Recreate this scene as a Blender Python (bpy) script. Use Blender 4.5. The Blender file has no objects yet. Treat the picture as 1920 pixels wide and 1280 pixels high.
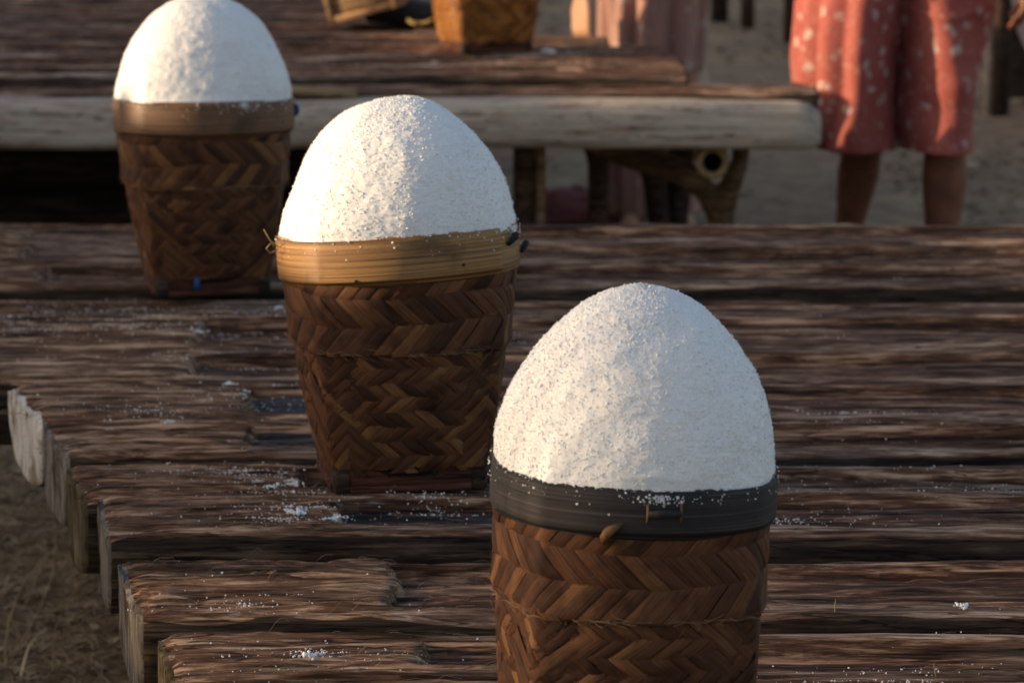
import bpy, math, random
import numpy as np
from mathutils import Vector, Matrix

random.seed(7)
RNG = np.random.default_rng(7)
R = math.radians
C = bpy.context.scene.collection

# ------------------------------------------------------------------ camera, sky, sun, exposure
cam_d = bpy.data.cameras.new('camera')
cam = bpy.data.objects.new('camera', cam_d)
C.objects.link(cam)
cam.location = (0, 0, 1.46)
cam.rotation_euler = (R(90) - math.atan(1136 / 6000), 0, 0)
cam_d.sensor_width = 36.0
cam_d.lens = 112.5
cam_d.clip_end = 2000
cam_d.clip_start = 0.05
cam_d.dof.use_dof = True
cam_d.dof.focus_distance = 3.4
cam_d.dof.aperture_fstop = 9.5
bpy.context.scene.camera = cam

SUN_EL, SUN_AZ = R(12.0), R(4.0)          # azimuth: from -X, turned a little towards the camera
sun_dir = Vector((-math.cos(SUN_EL) * math.cos(SUN_AZ), -math.cos(SUN_EL) * math.sin(SUN_AZ), math.sin(SUN_EL)))
world = bpy.data.worlds.new('World')
bpy.context.scene.world = world
world.use_nodes = True
wn = world.node_tree
sky = wn.nodes.new('ShaderNodeTexSky')
sky.sky_type = 'NISHITA'
sky.sun_disc = False
sky.sun_elevation = SUN_EL
sky.sun_rotation = R(270) - SUN_AZ
sky.dust_density = 2.0
sky.ozone_density = 0.6
bg = wn.nodes['Background']
bg.inputs['Strength'].default_value = 0.15
tint = wn.nodes.new('ShaderNodeMix')      # the evening sky of the photograph is a little pinker than the clear-air model
tint.data_type = 'RGBA'
tint.blend_type = 'MULTIPLY'
tint.inputs['Factor'].default_value = 1.0
tint.inputs[7].default_value = (1.02, 0.985, 1.00, 1)
wn.links.new(sky.outputs['Color'], tint.inputs[6])
wn.links.new(tint.outputs[2], bg.inputs['Color'])

sun_d = bpy.data.lights.new('sun', 'SUN')
sun_d.energy = 5.0
sun_d.angle = R(0.5)
sun_d.color = (1.0, 0.74, 0.45)
sun = bpy.data.objects.new('sun', sun_d)
C.objects.link(sun)
sun.rotation_euler = sun_dir.to_track_quat('Z', 'Y').to_euler()
sun.location = (-6, 0, 4)

vs = bpy.context.scene.view_settings
vs.view_transform = 'Standard'
vs.look = 'None'
vs.exposure = 0.68
vs.gamma = 1.0
vs.use_curve_mapping = False

# ------------------------------------------------------------------ helpers
def _hash(ix, iy, iz, seed):
    h = (ix * 374761393 + iy * 668265263 + iz * 2147483647 + seed * 1274126177) & 0xFFFFFFFF
    h = ((h ^ (h >> 13)) * 1274126177) & 0xFFFFFFFF
    h = ((h ^ (h >> 16)) * 2246822519) & 0xFFFFFFFF
    return ((h ^ (h >> 15)) & 0xFFFFFF) / float(0xFFFFFF)

def vnoise(x, y, z, seed=0):
    x, y, z = np.broadcast_arrays(np.asarray(x, float), np.asarray(y, float), np.asarray(z, float))
    ix, iy, iz = np.floor(x).astype(np.int64), np.floor(y).astype(np.int64), np.floor(z).astype(np.int64)
    fx, fy, fz = x - ix, y - iy, z - iz
    fx, fy, fz = fx * fx * (3 - 2 * fx), fy * fy * (3 - 2 * fy), fz * fz * (3 - 2 * fz)
    out = 0
    for a in (0, 1):
        for b in (0, 1):
            for c in (0, 1):
                w = (fx if a else 1 - fx) * (fy if b else 1 - fy) * (fz if c else 1 - fz)
                out = out + w * _hash(ix + a, iy + b, iz + c, seed)
    return out * 2 - 1

def fbm(x, y, z, oct=3, seed=0):
    s, a, t = 0, 1.0, 0.0
    for k in range(oct):
        s = s + a * vnoise(x * 2 ** k, y * 2 ** k, z * 2 ** k, seed + 31 * k)
        t += a
        a *= 0.5
    return s / t

def sstep(x):
    x = np.clip(x, 0, 1)
    return x * x * (3 - 2 * x)

def mesh_data(name, verts, faces, mats, smooth=True, midx=None, uvs=None):
    verts = np.asarray(verts, dtype=np.float32)
    me = bpy.data.meshes.new(name)
    if isinstance(faces, np.ndarray):
        n, k = faces.shape
        me.vertices.add(len(verts))
        me.vertices.foreach_set('co', verts.ravel())
        me.loops.add(n * k)
        me.loops.foreach_set('vertex_index', faces.astype(np.int32).ravel())
        me.polygons.add(n)
        me.polygons.foreach_set('loop_start', np.arange(0, n * k, k, dtype=np.int32))
        me.polygons.foreach_set('loop_total', np.full(n, k, dtype=np.int32))
        me.update(calc_edges=True)
    else:
        me.from_pydata(verts.tolist(), [], [tuple(int(i) for i in f) for f in faces])
    for m in (mats if isinstance(mats, (list, tuple)) else [mats]):
        me.materials.append(m)
    if smooth:
        me.polygons.foreach_set('use_smooth', np.ones(len(me.polygons), dtype=bool))
    if midx is not None:
        me.polygons.foreach_set('material_index', np.asarray(midx, dtype=np.int32))
    if uvs is not None:
        ul = me.uv_layers.new(name='UVMap')
        li = np.empty(len(me.loops), dtype=np.int32)
        me.loops.foreach_get('vertex_index', li)
        ul.data.foreach_set('uv', np.asarray(uvs, dtype=np.float32)[li].ravel())
    me.validate()
    me.update()
    return me

def obj(name, verts, faces, mats, parent=None, **kw):
    o = bpy.data.objects.new(name, mesh_data(name, verts, faces, mats, **kw))
    C.objects.link(o)
    if parent is not None:
        o.parent = parent
    return o

def tag(o, label=None, cat=None, group=None, kind=None):
    if label: o['label'] = label
    if cat: o['category'] = cat
    if group: o['group'] = group
    if kind: o['kind'] = kind
    return o

def empty(name, loc, rz=0.0, label=None, cat=None, group=None):
    o = bpy.data.objects.new(name, None)
    C.objects.link(o)
    o.location = loc
    o.rotation_euler = (0, 0, rz)
    o.empty_display_size = 0.05
    return tag(o, label, cat, group)

def copy_tree(o, parent=None):
    c = o.copy()
    C.objects.link(c)
    if parent is not None:
        c.parent = parent
    for ch in list(o.children):
        copy_tree(ch, c)
    return c

def grid_faces(nu, nv, closed_v=False, closed_u=False):
    """quads of an nu x nv vertex grid, index = i*nv + j"""
    i = np.arange(nu if closed_u else nu - 1)
    j = np.arange(nv if closed_v else nv - 1)
    I, J = np.meshgrid(i, j, indexing='ij')
    I2, J2 = (I + 1) % nu, (J + 1) % nv
    return np.stack([I * nv + J, I2 * nv + J, I2 * nv + J2, I * nv + J2], -1).reshape(-1, 4)

def tube(path, radii, seg=10, ell=1.0, cap=True):
    """tapered tube along a path with rounded caps -> verts, faces"""
    P = [Vector(p) for p in path]
    rings, n = [], len(P)
    V, F = [], []
    up = Vector((0, 0, 1))
    prev = None
    for i in range(n):
        t = (P[min(i + 1, n - 1)] - P[max(i - 1, 0)]).normalized()
        if prev is None:
            a = t.orthogonal().normalized()
        else:
            a = (prev - t * prev.dot(t)).normalized()
        prev = a
        b = t.cross(a)
        for k in range(seg):
            ph = 2 * math.pi * k / seg
            V.append(P[i] + (a * math.cos(ph) + b * math.sin(ph) * ell) * radii[i])
    for i in range(n - 1):
        for k in range(seg):
            k2 = (k + 1) % seg
            F.append((i * seg + k, i * seg + k2, (i + 1) * seg + k2, (i + 1) * seg + k))
    if cap:
        F.append(tuple(range(seg - 1, -1, -1)))
        F.append(tuple((n - 1) * seg + k for k in range(seg)))
    return [tuple(v) for v in V], F

def ellipsoid(c, r, nu=10, nv=14):
    V, F = [], []
    for i in range(nu + 1):
        th = math.pi * i / nu
        for j in range(nv):
            ph = 2 * math.pi * j / nv
            V.append((c[0] + r[0] * math.sin(th) * math.cos(ph), c[1] + r[1] * math.sin(th) * math.sin(ph), c[2] + r[2] * math.cos(th)))
    for i in range(nu):
        for j in range(nv):
            j2 = (j + 1) % nv
            F.append((i * nv + j, (i + 1) * nv + j, (i + 1) * nv + j2, i * nv + j2))
    return V, F

def join(parts):
    V, F, o = [], [], 0
    for v, f in parts:
        V += [tuple(p) for p in v]
        F += [tuple(i + o for i in q) for q in f]
        o += len(v)
    return V, F

def box(c, s, bev=0.12, rot=None):
    """bevelled box: centre, full size"""
    hx, hy, hz = s[0] / 2, s[1] / 2, s[2] / 2
    b = min(hx, hy, hz) * 2 * bev
    V = []
    for z, ins in ((-hz, b), (-hz + b, 0), (hz - b, 0), (hz, b)):
        x, y, cb = hx - ins, hy - ins, b if ins == 0 else b * 0.6
        for px, py in ((-x + cb, -y), (x - cb, -y), (x, -y + cb), (x, y - cb), (x - cb, y), (-x + cb, y), (-x, y - cb), (-x, -y + cb)):
            p = Vector((px, py, z))
            if rot is not None:
                p = rot @ p
            V.append((p.x + c[0], p.y + c[1], p.z + c[2]))
    F = []
    for i in range(3):
        for k in range(8):
            k2 = (k + 1) % 8
            F.append((i * 8 + k, i * 8 + k2, (i + 1) * 8 + k2, (i + 1) * 8 + k))
    F.append(tuple(range(7, -1, -1)))
    F.append(tuple(24 + k for k in range(8)))
    return V, F

# ------------------------------------------------------------------ materials
class Mat:
    def __init__(s, name, rough=0.8, spec=0.3):
        s.m = bpy.data.materials.new(name)
        s.m.use_nodes = True
        s.t = s.m.node_tree
        s.b = s.t.nodes['Principled BSDF']
        s.b.inputs['Roughness'].default_value = rough
        s.b.inputs['Specular IOR Level'].default_value = spec
    def n(s, typ, **kw):
        nd = s.t.nodes.new('ShaderNode' + typ)
        for k, v in kw.items():
            if k in nd.inputs: s.set(nd.inputs[k], v)
            else: setattr(nd, k, v)
        return nd
    def set(s, inp, v):
        if isinstance(v, bpy.types.NodeSocket): s.t.links.new(v, inp)
        elif isinstance(v, tuple) and len(v) == 3 and inp.type == 'RGBA': inp.default_value = (*v, 1)
        else: inp.default_value = v
    def coord(s, which='Object', scale=(1, 1, 1), rand=0.0):
        v = s.n('TexCoord').outputs[which]
        if rand:
            r = s.n('ObjectInfo').outputs['Random']
            mu = s.n('VectorMath', operation='SCALE'); mu.inputs[0].default_value = (37.1, 11.3, 5.7); s.set(mu.inputs['Scale'], r)
            ad = s.n('VectorMath', operation='ADD'); s.set(ad.inputs[0], v); s.set(ad.inputs[1], mu.outputs[0])
            v = ad.outputs[0]
        mp = s.n('Mapping')
        s.set(mp.inputs['Vector'], v)
        mp.inputs['Scale'].default_value = scale
        return mp.outputs[0]
    def noise(s, vec, scale=1.0, detail=4.0, rough=0.55, dist=0.0):
        nd = s.n('TexNoise', Scale=scale, Detail=detail, Roughness=rough, Distortion=dist)
        s.set(nd.inputs['Vector'], vec)
        return nd.outputs['Fac']
    def ramp(s, fac, stops):
        nd = s.n('ValToRGB')
        cr = nd.color_ramp
        while len(cr.elements) < len(stops): cr.elements.new(0.5)
        for e, (p, c) in zip(cr.elements, stops):
            e.position = p
            e.color = (*c, 1) if len(c) == 3 else c
        s.set(nd.inputs['Fac'], fac)
        return nd.outputs['Color']
    def mask(s, fac, lo, hi):
        nd = s.n('MapRange', interpolation_type='SMOOTHSTEP')
        s.set(nd.inputs['Value'], fac)
        nd.inputs['From Min'].default_value = lo
        nd.inputs['From Max'].default_value = hi
        return nd.outputs['Result']
    def mix(s, fac, a, b, mode='MIX'):
        nd = s.n('Mix', data_type='RGBA', blend_type=mode)
        s.set(nd.inputs['Factor'], fac); s.set(nd.inputs['A'] if False else nd.inputs[6], a); s.set(nd.inputs[7], b)
        return nd.outputs[2]
    def color(s, c): s.set(s.b.inputs['Base Color'], c); return s
    def bump(s, h, strength=0.5, dist=0.002):
        nd = s.n('Bump', Strength=strength, Distance=dist)
        s.set(nd.inputs['Height'], h)
        s.set(s.b.inputs['Normal'], nd.outputs[0])
        return s

def simple(name, col, var=0.25, scale=40, rough=0.8, bump=0.3, dist=0.001, vecscale=(1, 1, 1), rand=1.0):
    m = Mat(name, rough)
    v = m.coord('Object', vecscale, rand)
    f = m.noise(v, scale, 5)
    lo = tuple(c * (1 - var) for c in col)
    hi = tuple(min(1, c * (1 + var)) for c in col)
    m.color(m.ramp(f, [(0.3, lo), (0.7, hi)]))
    m.bump(f, bump, dist)
    return m.m

def palm_wood(name, dark, mid, lite, grey, gfac=(0.56, 0.80), lo=0.36, hi=0.68, rough=0.85, crust=0.0):
    m = Mat(name, rough, 0.2)
    f1 = m.noise(m.coord('Object', (4.2, 70, 70), 1), 1.0, 7, 0.66, 0.3)
    f2 = m.noise(m.coord('Object', (15, 190, 190), 1), 1.0, 5, 0.7, 0.3)
    f3 = m.noise(m.coord('Object', (1.7, 7, 7), 1), 1.0, 3)
    f4 = m.noise(m.coord('Object', (6, 24, 24), 1), 1.0, 5, 0.65)
    sm = m.n('Math', operation='MULTIPLY_ADD'); m.set(sm.inputs[0], f2); sm.inputs[1].default_value = 0.62; m.set(sm.inputs[2], f1)
    sb = m.n('Math', operation='SUBTRACT'); m.set(sb.inputs[0], sm.outputs[0]); sb.inputs[1].default_value = 0.31
    c = m.ramp(sb.outputs[0], [(lo, dark), ((lo + hi) / 2, mid), (hi, lite)])
    c = m.mix(m.mask(f3, *gfac), c, m.ramp(sb.outputs[0], [(lo, tuple(g * 0.45 for g in grey)), (hi, grey)]))
    f5 = m.noise(m.coord('Object', (3.2, 58, 58), 1), 1.0, 3, 0.55, 0.3)
    ab = m.n('Math', operation='SUBTRACT'); m.set(ab.inputs[0], f5); ab.inputs[1].default_value = 0.5
    ab2 = m.n('Math', operation='ABSOLUTE'); m.set(ab2.inputs[0], ab.outputs[0])
    ck = m.mask(ab2.outputs[0], 0.004, 0.022)
    c = m.mix(ck, m.mix(1.0, c, (0.30, 0.25, 0.22), 'MULTIPLY'), c)
    red = m.n('Math', operation='MULTIPLY'); m.set(red.inputs[0], m.mask(f4, 0.52, 0.72)); red.inputs[1].default_value = 0.75
    c = m.mix(red.outputs[0], c, (0.60, 0.40, 0.32), 'MULTIPLY')
    if crust:                                   # dried salt left in the grain
        f6 = m.noise(m.coord('Object', (11, 75, 75), 1), 1.0, 5, 0.75, 0.3)
        f7 = m.noise(m.coord('Object', (3, 9, 9), 1), 1.0, 2)
        cm_ = m.n('Math', operation='MULTIPLY'); m.set(cm_.inputs[0], m.mask(f6, 0.60, 0.74)); m.set(cm_.inputs[1], m.mask(f7, 0.46, 0.66))
        cs = m.n('Math', operation='MULTIPLY'); m.set(cs.inputs[0], cm_.outputs[0]); cs.inputs[1].default_value = crust
        c = m.mix(cs.outputs[0], c, (0.66, 0.63, 0.60))
    m.color(c)
    ad = m.n('Math', operation='MULTIPLY_ADD'); m.set(ad.inputs[0], f2); ad.inputs[1].default_value = 0.5; m.set(ad.inputs[2], f1)
    m.bump(ad.outputs[0], 1.0, 0.005)
    return m.m

M = {}
M['trunk'] = palm_wood('weathered_palm_trunk', (0.028, 0.014, 0.008), (0.142, 0.066, 0.036), (0.58, 0.36, 0.225), (0.42, 0.315, 0.25), crust=.5)
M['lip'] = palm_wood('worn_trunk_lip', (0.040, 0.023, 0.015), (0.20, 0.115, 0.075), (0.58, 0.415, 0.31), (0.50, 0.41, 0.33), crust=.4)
M['block'] = palm_wood('fibrous_palm_block', (0.036, 0.019, 0.010), (0.185, 0.092, 0.050), (0.63, 0.405, 0.25), (0.40, 0.31, 0.225), gfac=(.6, .85), crust=.5)
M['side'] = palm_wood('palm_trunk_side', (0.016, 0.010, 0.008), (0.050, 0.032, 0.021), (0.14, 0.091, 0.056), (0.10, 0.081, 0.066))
M['basin'] = palm_wood('brine_stained_basin', (0.015, 0.009, 0.006), (0.098, 0.045, 0.027), (0.45, 0.265, 0.165), (0.32, 0.24, 0.18), crust=.5)
M['tar'] = palm_wood('tarred_basin_end', (0.014, 0.013, 0.014), (0.036, 0.034, 0.036), (0.085, 0.080, 0.080), (0.070, 0.068, 0.070), rough=0.6, crust=.4)
def end_grain(name, lo_c, mid_c, hi_c):
    m = Mat(name, .9, .1)
    f1 = m.noise(m.coord('Object', (30, 70, 9), 1), 1.0, 6, .65)
    f2 = m.noise(m.coord('Object', (160, 160, 160), 1), 1.0, 3, .6)
    f3 = m.noise(m.coord('Object', (9, 14, 12), 1), 1.0, 4, .6)
    c = m.ramp(f1, [(.32, lo_c), (.5, mid_c), (.68, hi_c)])
    c = m.mix(m.mask(f2, .58, .70), c, m.mix(1.0, c, (.35, .30, .26), 'MULTIPLY'))
    c = m.mix(m.mask(f3, .50, .66), c, m.mix(1.0, c, (.45, .38, .30), 'MULTIPLY'))
    m.color(c); m.bump(f1, .9, .004)
    return m.m
M['end'] = end_grain('bleached_end_grain', (0.05, 0.040, 0.031), (0.135, 0.115, 0.095), (0.29, 0.26, 0.225))
M['moss_end'] = end_grain('mossy_end_grain', (0.028, 0.021, 0.012), (0.085, 0.066, 0.038), (0.19, 0.15, 0.09))
M['white_end'] = end_grain('white_limed_end', (0.30, 0.24, 0.19), (0.58, 0.55, 0.50), (0.74, 0.72, 0.68))
M['peeled'] = palm_wood('peeled_grey_log', (0.24, 0.185, 0.14), (0.44, 0.355, 0.28), (0.60, 0.50, 0.41), (0.52, 0.445, 0.38), lo=0.17, hi=0.80)
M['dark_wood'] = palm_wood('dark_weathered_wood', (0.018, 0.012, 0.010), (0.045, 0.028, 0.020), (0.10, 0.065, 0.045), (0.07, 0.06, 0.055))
M['post'] = palm_wood('brown_post_wood', (0.03, 0.017, 0.012), (0.075, 0.042, 0.027), (0.15, 0.092, 0.06), (0.10, 0.08, 0.07))
M['box_wood'] = palm_wood('pale_box_wood', (0.14, 0.075, 0.035), (0.30, 0.18, 0.09), (0.44, 0.29, 0.16), (0.34, 0.26, 0.19))
M['fibre'] = simple('coir_fibre', (0.22, 0.14, 0.08), 0.4, 300, 0.8, 0)
M['bamboo_pole'] = simple('old_bamboo', (0.24, 0.145, 0.068), 0.3, 14, 0.55, 0.2, 0.001, (6, 1, 6))
M['fork'] = palm_wood('brown_forked_wood', (0.05, 0.028, 0.014), (0.12, 0.068, 0.032), (0.25, 0.15, 0.07), (0.13, 0.09, 0.055))
M['bamboo_in'] = simple('bamboo_inside', (0.05, 0.03, 0.02), 0.3, 30)
M['base_wood'] = palm_wood('reddish_base_wood', (0.035, 0.012, 0.008), (0.085, 0.030, 0.018), (0.16, 0.062, 0.036), (0.10, 0.05, 0.035), gfac=(0.6, 0.9))
M['nail'] = simple('dark_peg', (0.015, 0.012, 0.012), 0.3, 200)
M['blue'] = simple('blue_plastic', (0.012, 0.06, 0.20), 0.2, 60, 0.4, 0)
M['black_tie'] = simple('blackened_knot', (0.018, 0.016, 0.017), 0.4, 300, 0.7, 0.4)
M['bark_knot'] = simple('brown_fibre_knot', (0.15, 0.075, 0.032), 0.4, 200, 0.7, 0.5)

def salt_mat(name, spark):
    m = Mat(name, 0.55 if not spark else 0.3, 0.35)
    v = m.coord('Object')
    g = m.noise(v, 480, 3, 0.65)
    g2 = m.noise(v, 170, 4, 0.7)
    big = m.noise(v, 14, 4, 0.6)
    sp = m.noise(v, 80, 2, 0.6)
    c = m.ramp(g, [(0.32, (0.68, 0.67, 0.655)), (0.58, (0.82, 0.818, 0.815))])
    be = m.n('Math', operation='MULTIPLY'); m.set(be.inputs[0], m.mask(g2, 0.44, 0.66)); m.set(be.inputs[1], m.mask(big, 0.36, 0.66))
    c = m.mix(be.outputs[0], c, (0.715, 0.655, 0.605), 'MIX')
    c = m.mix(m.mask(sp, 0.79, 0.83), c, (0.25, 0.18, 0.13))
    m.color(c)
    m.bump(g, 0.4, 0.0010)
    m.b.inputs['Subsurface Radius'].default_value = (1.0, 0.9, 0.8)
    m.b.inputs['Subsurface Scale'].default_value = 0.004
    m.b.inputs['Subsurface Weight'].default_value = 0.45
    return m.m
M['salt'] = salt_mat('damp_sea_salt', False)
def grain_mat():
    m = Mat('salt_crystals', 0.45, 0.3)
    m.color(m.ramp(m.n('NewGeometry').outputs['Random Per Island'], [(0, (0.78, 0.765, 0.74)), (.2, (0.85, 0.845, 0.84)), (1, (0.90, 0.90, 0.90))]))
    return m.m
M['grain'] = grain_mat()

def strip_mat(name, cols, rough=0.68):
    m = Mat(name, rough, 0.2)
    rnd = m.n('ObjectInfo').outputs['Random']
    base = m.ramp(rnd, [(0.0, cols[0]), (0.45, cols[1]), (0.8, cols[2]), (1.0, cols[3])])
    f = m.noise(m.coord('UV', (5, 9, 1), 1), 1.0, 6, 0.7)
    base = m.mix(m.mask(f, 0.33, 0.7), m.mix(1.0, base, (0.48, 0.42, 0.38), 'MULTIPLY'), base)
    f2 = m.noise(m.coord('Object', (1, 1, 1)), 24, 3)
    st = m.n('Math', operation='MULTIPLY'); m.set(st.inputs[0], m.mask(f2, 0.5, 0.68)); st.inputs[1].default_value = 0.8
    base = m.mix(st.outputs[0], base, (0.42, 0.34, 0.30), 'MULTIPLY')
    m.color(base)
    m.bump(f, 0.8, 0.0014)
    return m.m
M['strip'] = strip_mat('brown_palm_leaf_strip', [(0.062, 0.025, 0.012), (0.118, 0.048, 0.021), (0.165, 0.070, 0.030), (0.27, 0.128, 0.050)])
M['strip_amber'] = strip_mat('amber_palm_leaf_strip', [(0.20, 0.075, 0.016), (0.30, 0.12, 0.025), (0.40, 0.17, 0.04), (0.48, 0.22, 0.06)], 0.4)
M['shade_shell'] = simple('dark_gap_shade', (0.020, 0.011, 0.007), 0.3, 60, 0.9)

def rim_mat(name, a, b, c_, rough=0.45):
    m = Mat(name, rough, 0.4)
    f = m.noise(m.coord('UV', (2.5, 34, 1), 1), 1.0, 5, 0.65)
    f2 = m.noise(m.coord('Object', (14, 14, 14), 1), 1.0, 4)
    f3 = m.noise(m.coord('UV', (4, 150, 1), 1), 1.0, 2)
    col = m.ramp(f, [(0.34, a), (0.5, b), (0.66, c_)])
    col = m.mix(m.mask(f2, 0.52, 0.75), col, tuple(x * 0.45 for x in b))
    col = m.mix(m.mask(f3, 0.60, 0.70), col, tuple(x * 0.5 for x in a))
    m.color(col)
    m.bump(f3, 0.6, 0.001)
    return m.m
M['rim_tan'] = rim_mat('brown_bamboo_rim', (0.062, 0.028, 0.013), (0.150, 0.073, 0.031), (0.215, 0.114, 0.050))
M['rim_gold'] = rim_mat('golden_bamboo_rim', (0.085, 0.036, 0.012), (0.29, 0.142, 0.044), (0.46, 0.27, 0.095), 0.5)
M['rim_dark'] = rim_mat('charcoal_rim', (0.010, 0.008, 0.008), (0.021, 0.016, 0.016), (0.055, 0.047, 0.046), 0.7)

def ground_mat():
    m = Mat('dry_earth', 0.95, 0.1)
    v = m.coord('Object')
    a = m.noise(v, 0.9, 5, 0.6)
    b = m.noise(v, 9, 6, 0.65)
    c = m.noise(v, 70, 4, 0.6)
    col = m.ramp(b, [(0.3, (0.145, 0.097, 0.062)), (0.5, (0.215, 0.150, 0.099)), (0.72, (0.29, 0.210, 0.142))])
    col = m.mix(m.mask(a, 0.47, 0.62), col, m.ramp(b, [(0.3, (0.20, 0.138, 0.080)), (0.7, (0.37, 0.265, 0.16))]))
    col = m.mix(m.mask(c, 0.5, 0.75), col, m.mix(1.0, col, (0.72, 0.66, 0.6), 'MULTIPLY'))
    m.color(col)
    m.bump(c, 0.6, 0.01)
    return m.m
M['ground'] = ground_mat()

def island_mat(name, stops, rough=0.85):
    m = Mat(name, rough, 0.2)
    m.color(m.ramp(m.n('NewGeometry').outputs['Random Per Island'], stops))
    return m.m
M['litter'] = island_mat('dead_leaf_litter', [(0, (0.07, 0.045, 0.028)), (0.4, (0.16, 0.105, 0.06)), (0.75, (0.27, 0.19, 0.11)), (1, (0.36, 0.29, 0.20))])
M['straw_litter'] = island_mat('straw_litter', [(0, (0.10, 0.06, 0.03)), (0.5, (0.27, 0.175, 0.095)), (1, (0.50, 0.37, 0.23))])
M['grass'] = island_mat('dry_grass', [(0, (0.14, 0.085, 0.04)), (0.35, (0.32, 0.20, 0.095)), (0.75, (0.50, 0.34, 0.18)), (1, (0.64, 0.49, 0.31))])
M['straw'] = simple('pale_straw', (0.36, 0.26, 0.14), 0.3, 50)
M['skin'] = simple('brown_skin', (0.165, 0.062, 0.034), 0.28, 22, 0.5, 0.1)
M['skin_light'] = simple('tan_skin', (0.40, 0.22, 0.14), 0.12, 12, 0.5, 0.1)
M['hair'] = simple('black_hair', (0.012, 0.010, 0.009), 0.4, 90, 0.5, 0.4, 0.003, (1, 1, 0.2))

def floral(name, base, base2, petal, centre, scale=13.0, th=0.30):
    m = Mat(name, 0.8, 0.15)
    v = m.coord('Object')
    dn = m.n('TexNoise', Scale=30.0, Detail=2.0); m.set(dn.inputs['Vector'], v)
    off = m.n('VectorMath', operation='SCALE'); m.set(off.inputs[0], dn.outputs['Color']); off.inputs['Scale'].default_value = 0.055
    ad = m.n('VectorMath', operation='ADD'); m.set(ad.inputs[0], v); m.set(ad.inputs[1], off.outputs[0])
    vo = m.n('TexVoronoi', Scale=scale); m.set(vo.inputs['Vector'], ad.outputs[0])
    d = vo.outputs['Distance']
    c = m.mix(m.noise(v, 18, 4), base, base2)
    vo2 = m.n('TexVoronoi', Scale=scale * 2.7); m.set(vo2.inputs['Vector'], ad.outputs[0])
    sp = m.n('Math', operation='MULTIPLY'); m.set(sp.inputs[0], m.mask(vo2.outputs['Distance'], 0.30, 0.18)); sp.inputs[1].default_value = 0.30
    c = m.mix(sp.outputs[0], c, petal)
    c = m.mix(m.mask(d, th + 0.12, th - 0.10), c, petal)
    c = m.mix(m.mask(d, 0.13, 0.07), c, centre)
    m.color(c)
    m.bump(m.noise(v, 240, 2), 0.2, 0.001)
    return m.m
M['dress'] = floral('coral_floral_cotton', (0.20, 0.036, 0.034), (0.37, 0.118, 0.092), (0.45, 0.35, 0.32), (0.28, 0.22, 0.15), 20.0, .22)
M['sarong'] = floral('pale_pink_floral_cotton', (0.34, 0.20, 0.165), (0.29, 0.15, 0.125), (0.42, 0.32, 0.28), (0.30, 0.2, 0.14), 16)
M['red_cloth'] = simple('dull_red_cloth', (0.15, 0.048, 0.042), 0.35, 25, 0.9, 0.3, 0.004)
M['pale_cloth'] = simple('pale_pink_cloth', (0.62, 0.50, 0.45), 0.15, 20, 0.9, 0.3, 0.003)
M['sun_blocker'] = simple('grey_blocker_bamboo', (0.24, 0.19, 0.12), 0.3, 8, 0.7, 0.2, 0.002, (4, 4, 1))

# ------------------------------------------------------------------ ground
def axis(segs):
    out = []
    for a, b, n in segs:
        out += list(np.linspace(a, b, n, endpoint=False))
    return np.array(out + [segs[-1][1]])
gx = axis([(-400, -40, 8), (-40, -6, 16), (-6, -2.5, 25), (-2.5, 4, 130), (4, 10, 30), (10, 40, 14), (40, 400, 8)])
gy = axis([(-400, -40, 8), (-40, 0, 16), (0, 4, 20), (4, 19, 220), (19, 30, 24), (30, 80, 16), (80, 500, 8)])
GX, GY = np.meshgrid(gx, gy, indexing='ij')
def ground_z(x, y):
    return 0.009 * fbm(np.asarray(x) * 1.3, np.asarray(y) * 1.3, 0.5, 3, 5) + 0.007 * vnoise(np.asarray(x) * 7, np.asarray(y) * 7, 0.2, 8)
GZ = ground_z(GX, GY)
ground = obj('ground', np.stack([GX, GY, GZ], -1).reshape(-1, 3), grid_faces(len(gx), len(gy)), M['ground'])
tag(ground, 'dry grey brown earth under and behind the salt tables', 'ground', kind='structure')

def scatter_quads(n, xr, yr, size, mat, name, dens=None):
    V, F = [], []
    cnt = 0
    while cnt < n:
        x, y = random.uniform(*xr), random.uniform(*yr)
        if dens and random.random() > dens(x, y): continue
        cnt += 1
        L, W = random.uniform(*size), random.uniform(0.25, 0.6)
        a, tl = random.uniform(0, 6.28), random.uniform(-0.5, 0.5)
        z = float(ground_z(x, y)) + 0.006
        ca, sa = math.cos(a), math.sin(a)
        b = len(V)
        cu = random.uniform(0.1, 0.35)
        for s, hw in ((-1, 0.12), (-0.35, 1.0), (0.35, 0.85), (1, 0.08)):
            for t in (-1, 1):
                lx, ly = s * L / 2, t * hw * W * L / 2
                V.append((x + ca * lx - sa * ly, y + sa * lx + ca * ly, z + cu * L * s * s * 0.6 + abs(tl) * (ly * np.sign(tl) + W * L / 2)))
        for k in range(3):
            F.append((b + 2 * k, b + 2 * k + 1, b + 2 * k + 3, b + 2 * k + 2))
    o = obj(name, V, F, mat, smooth=False)
    return o
lit = scatter_quads(5200, (-1.0, 4.2), (8.8, 19), (0.015, 0.06), M['litter'], 'leaf_litter',
                    lambda x, y: (1.0 if x > 1.25 else (0.55 if y > 12 else 0.2)) * (1.0 if vnoise(x * 1.2, y * .9, .5, 4) > 0 else .12))
tag(lit, 'brown dead leaf litter strewn over the bare earth', 'leaf litter', kind='stuff')

lit2 = scatter_quads(1500, (-1.4, -.2), (4.6, 7.0), (0.01, 0.035), M['straw_litter'], 'leaf_litter')
tag(lit2, 'brown leaf and straw litter under the dry grass beside the table end', 'leaf litter', kind='stuff')

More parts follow.
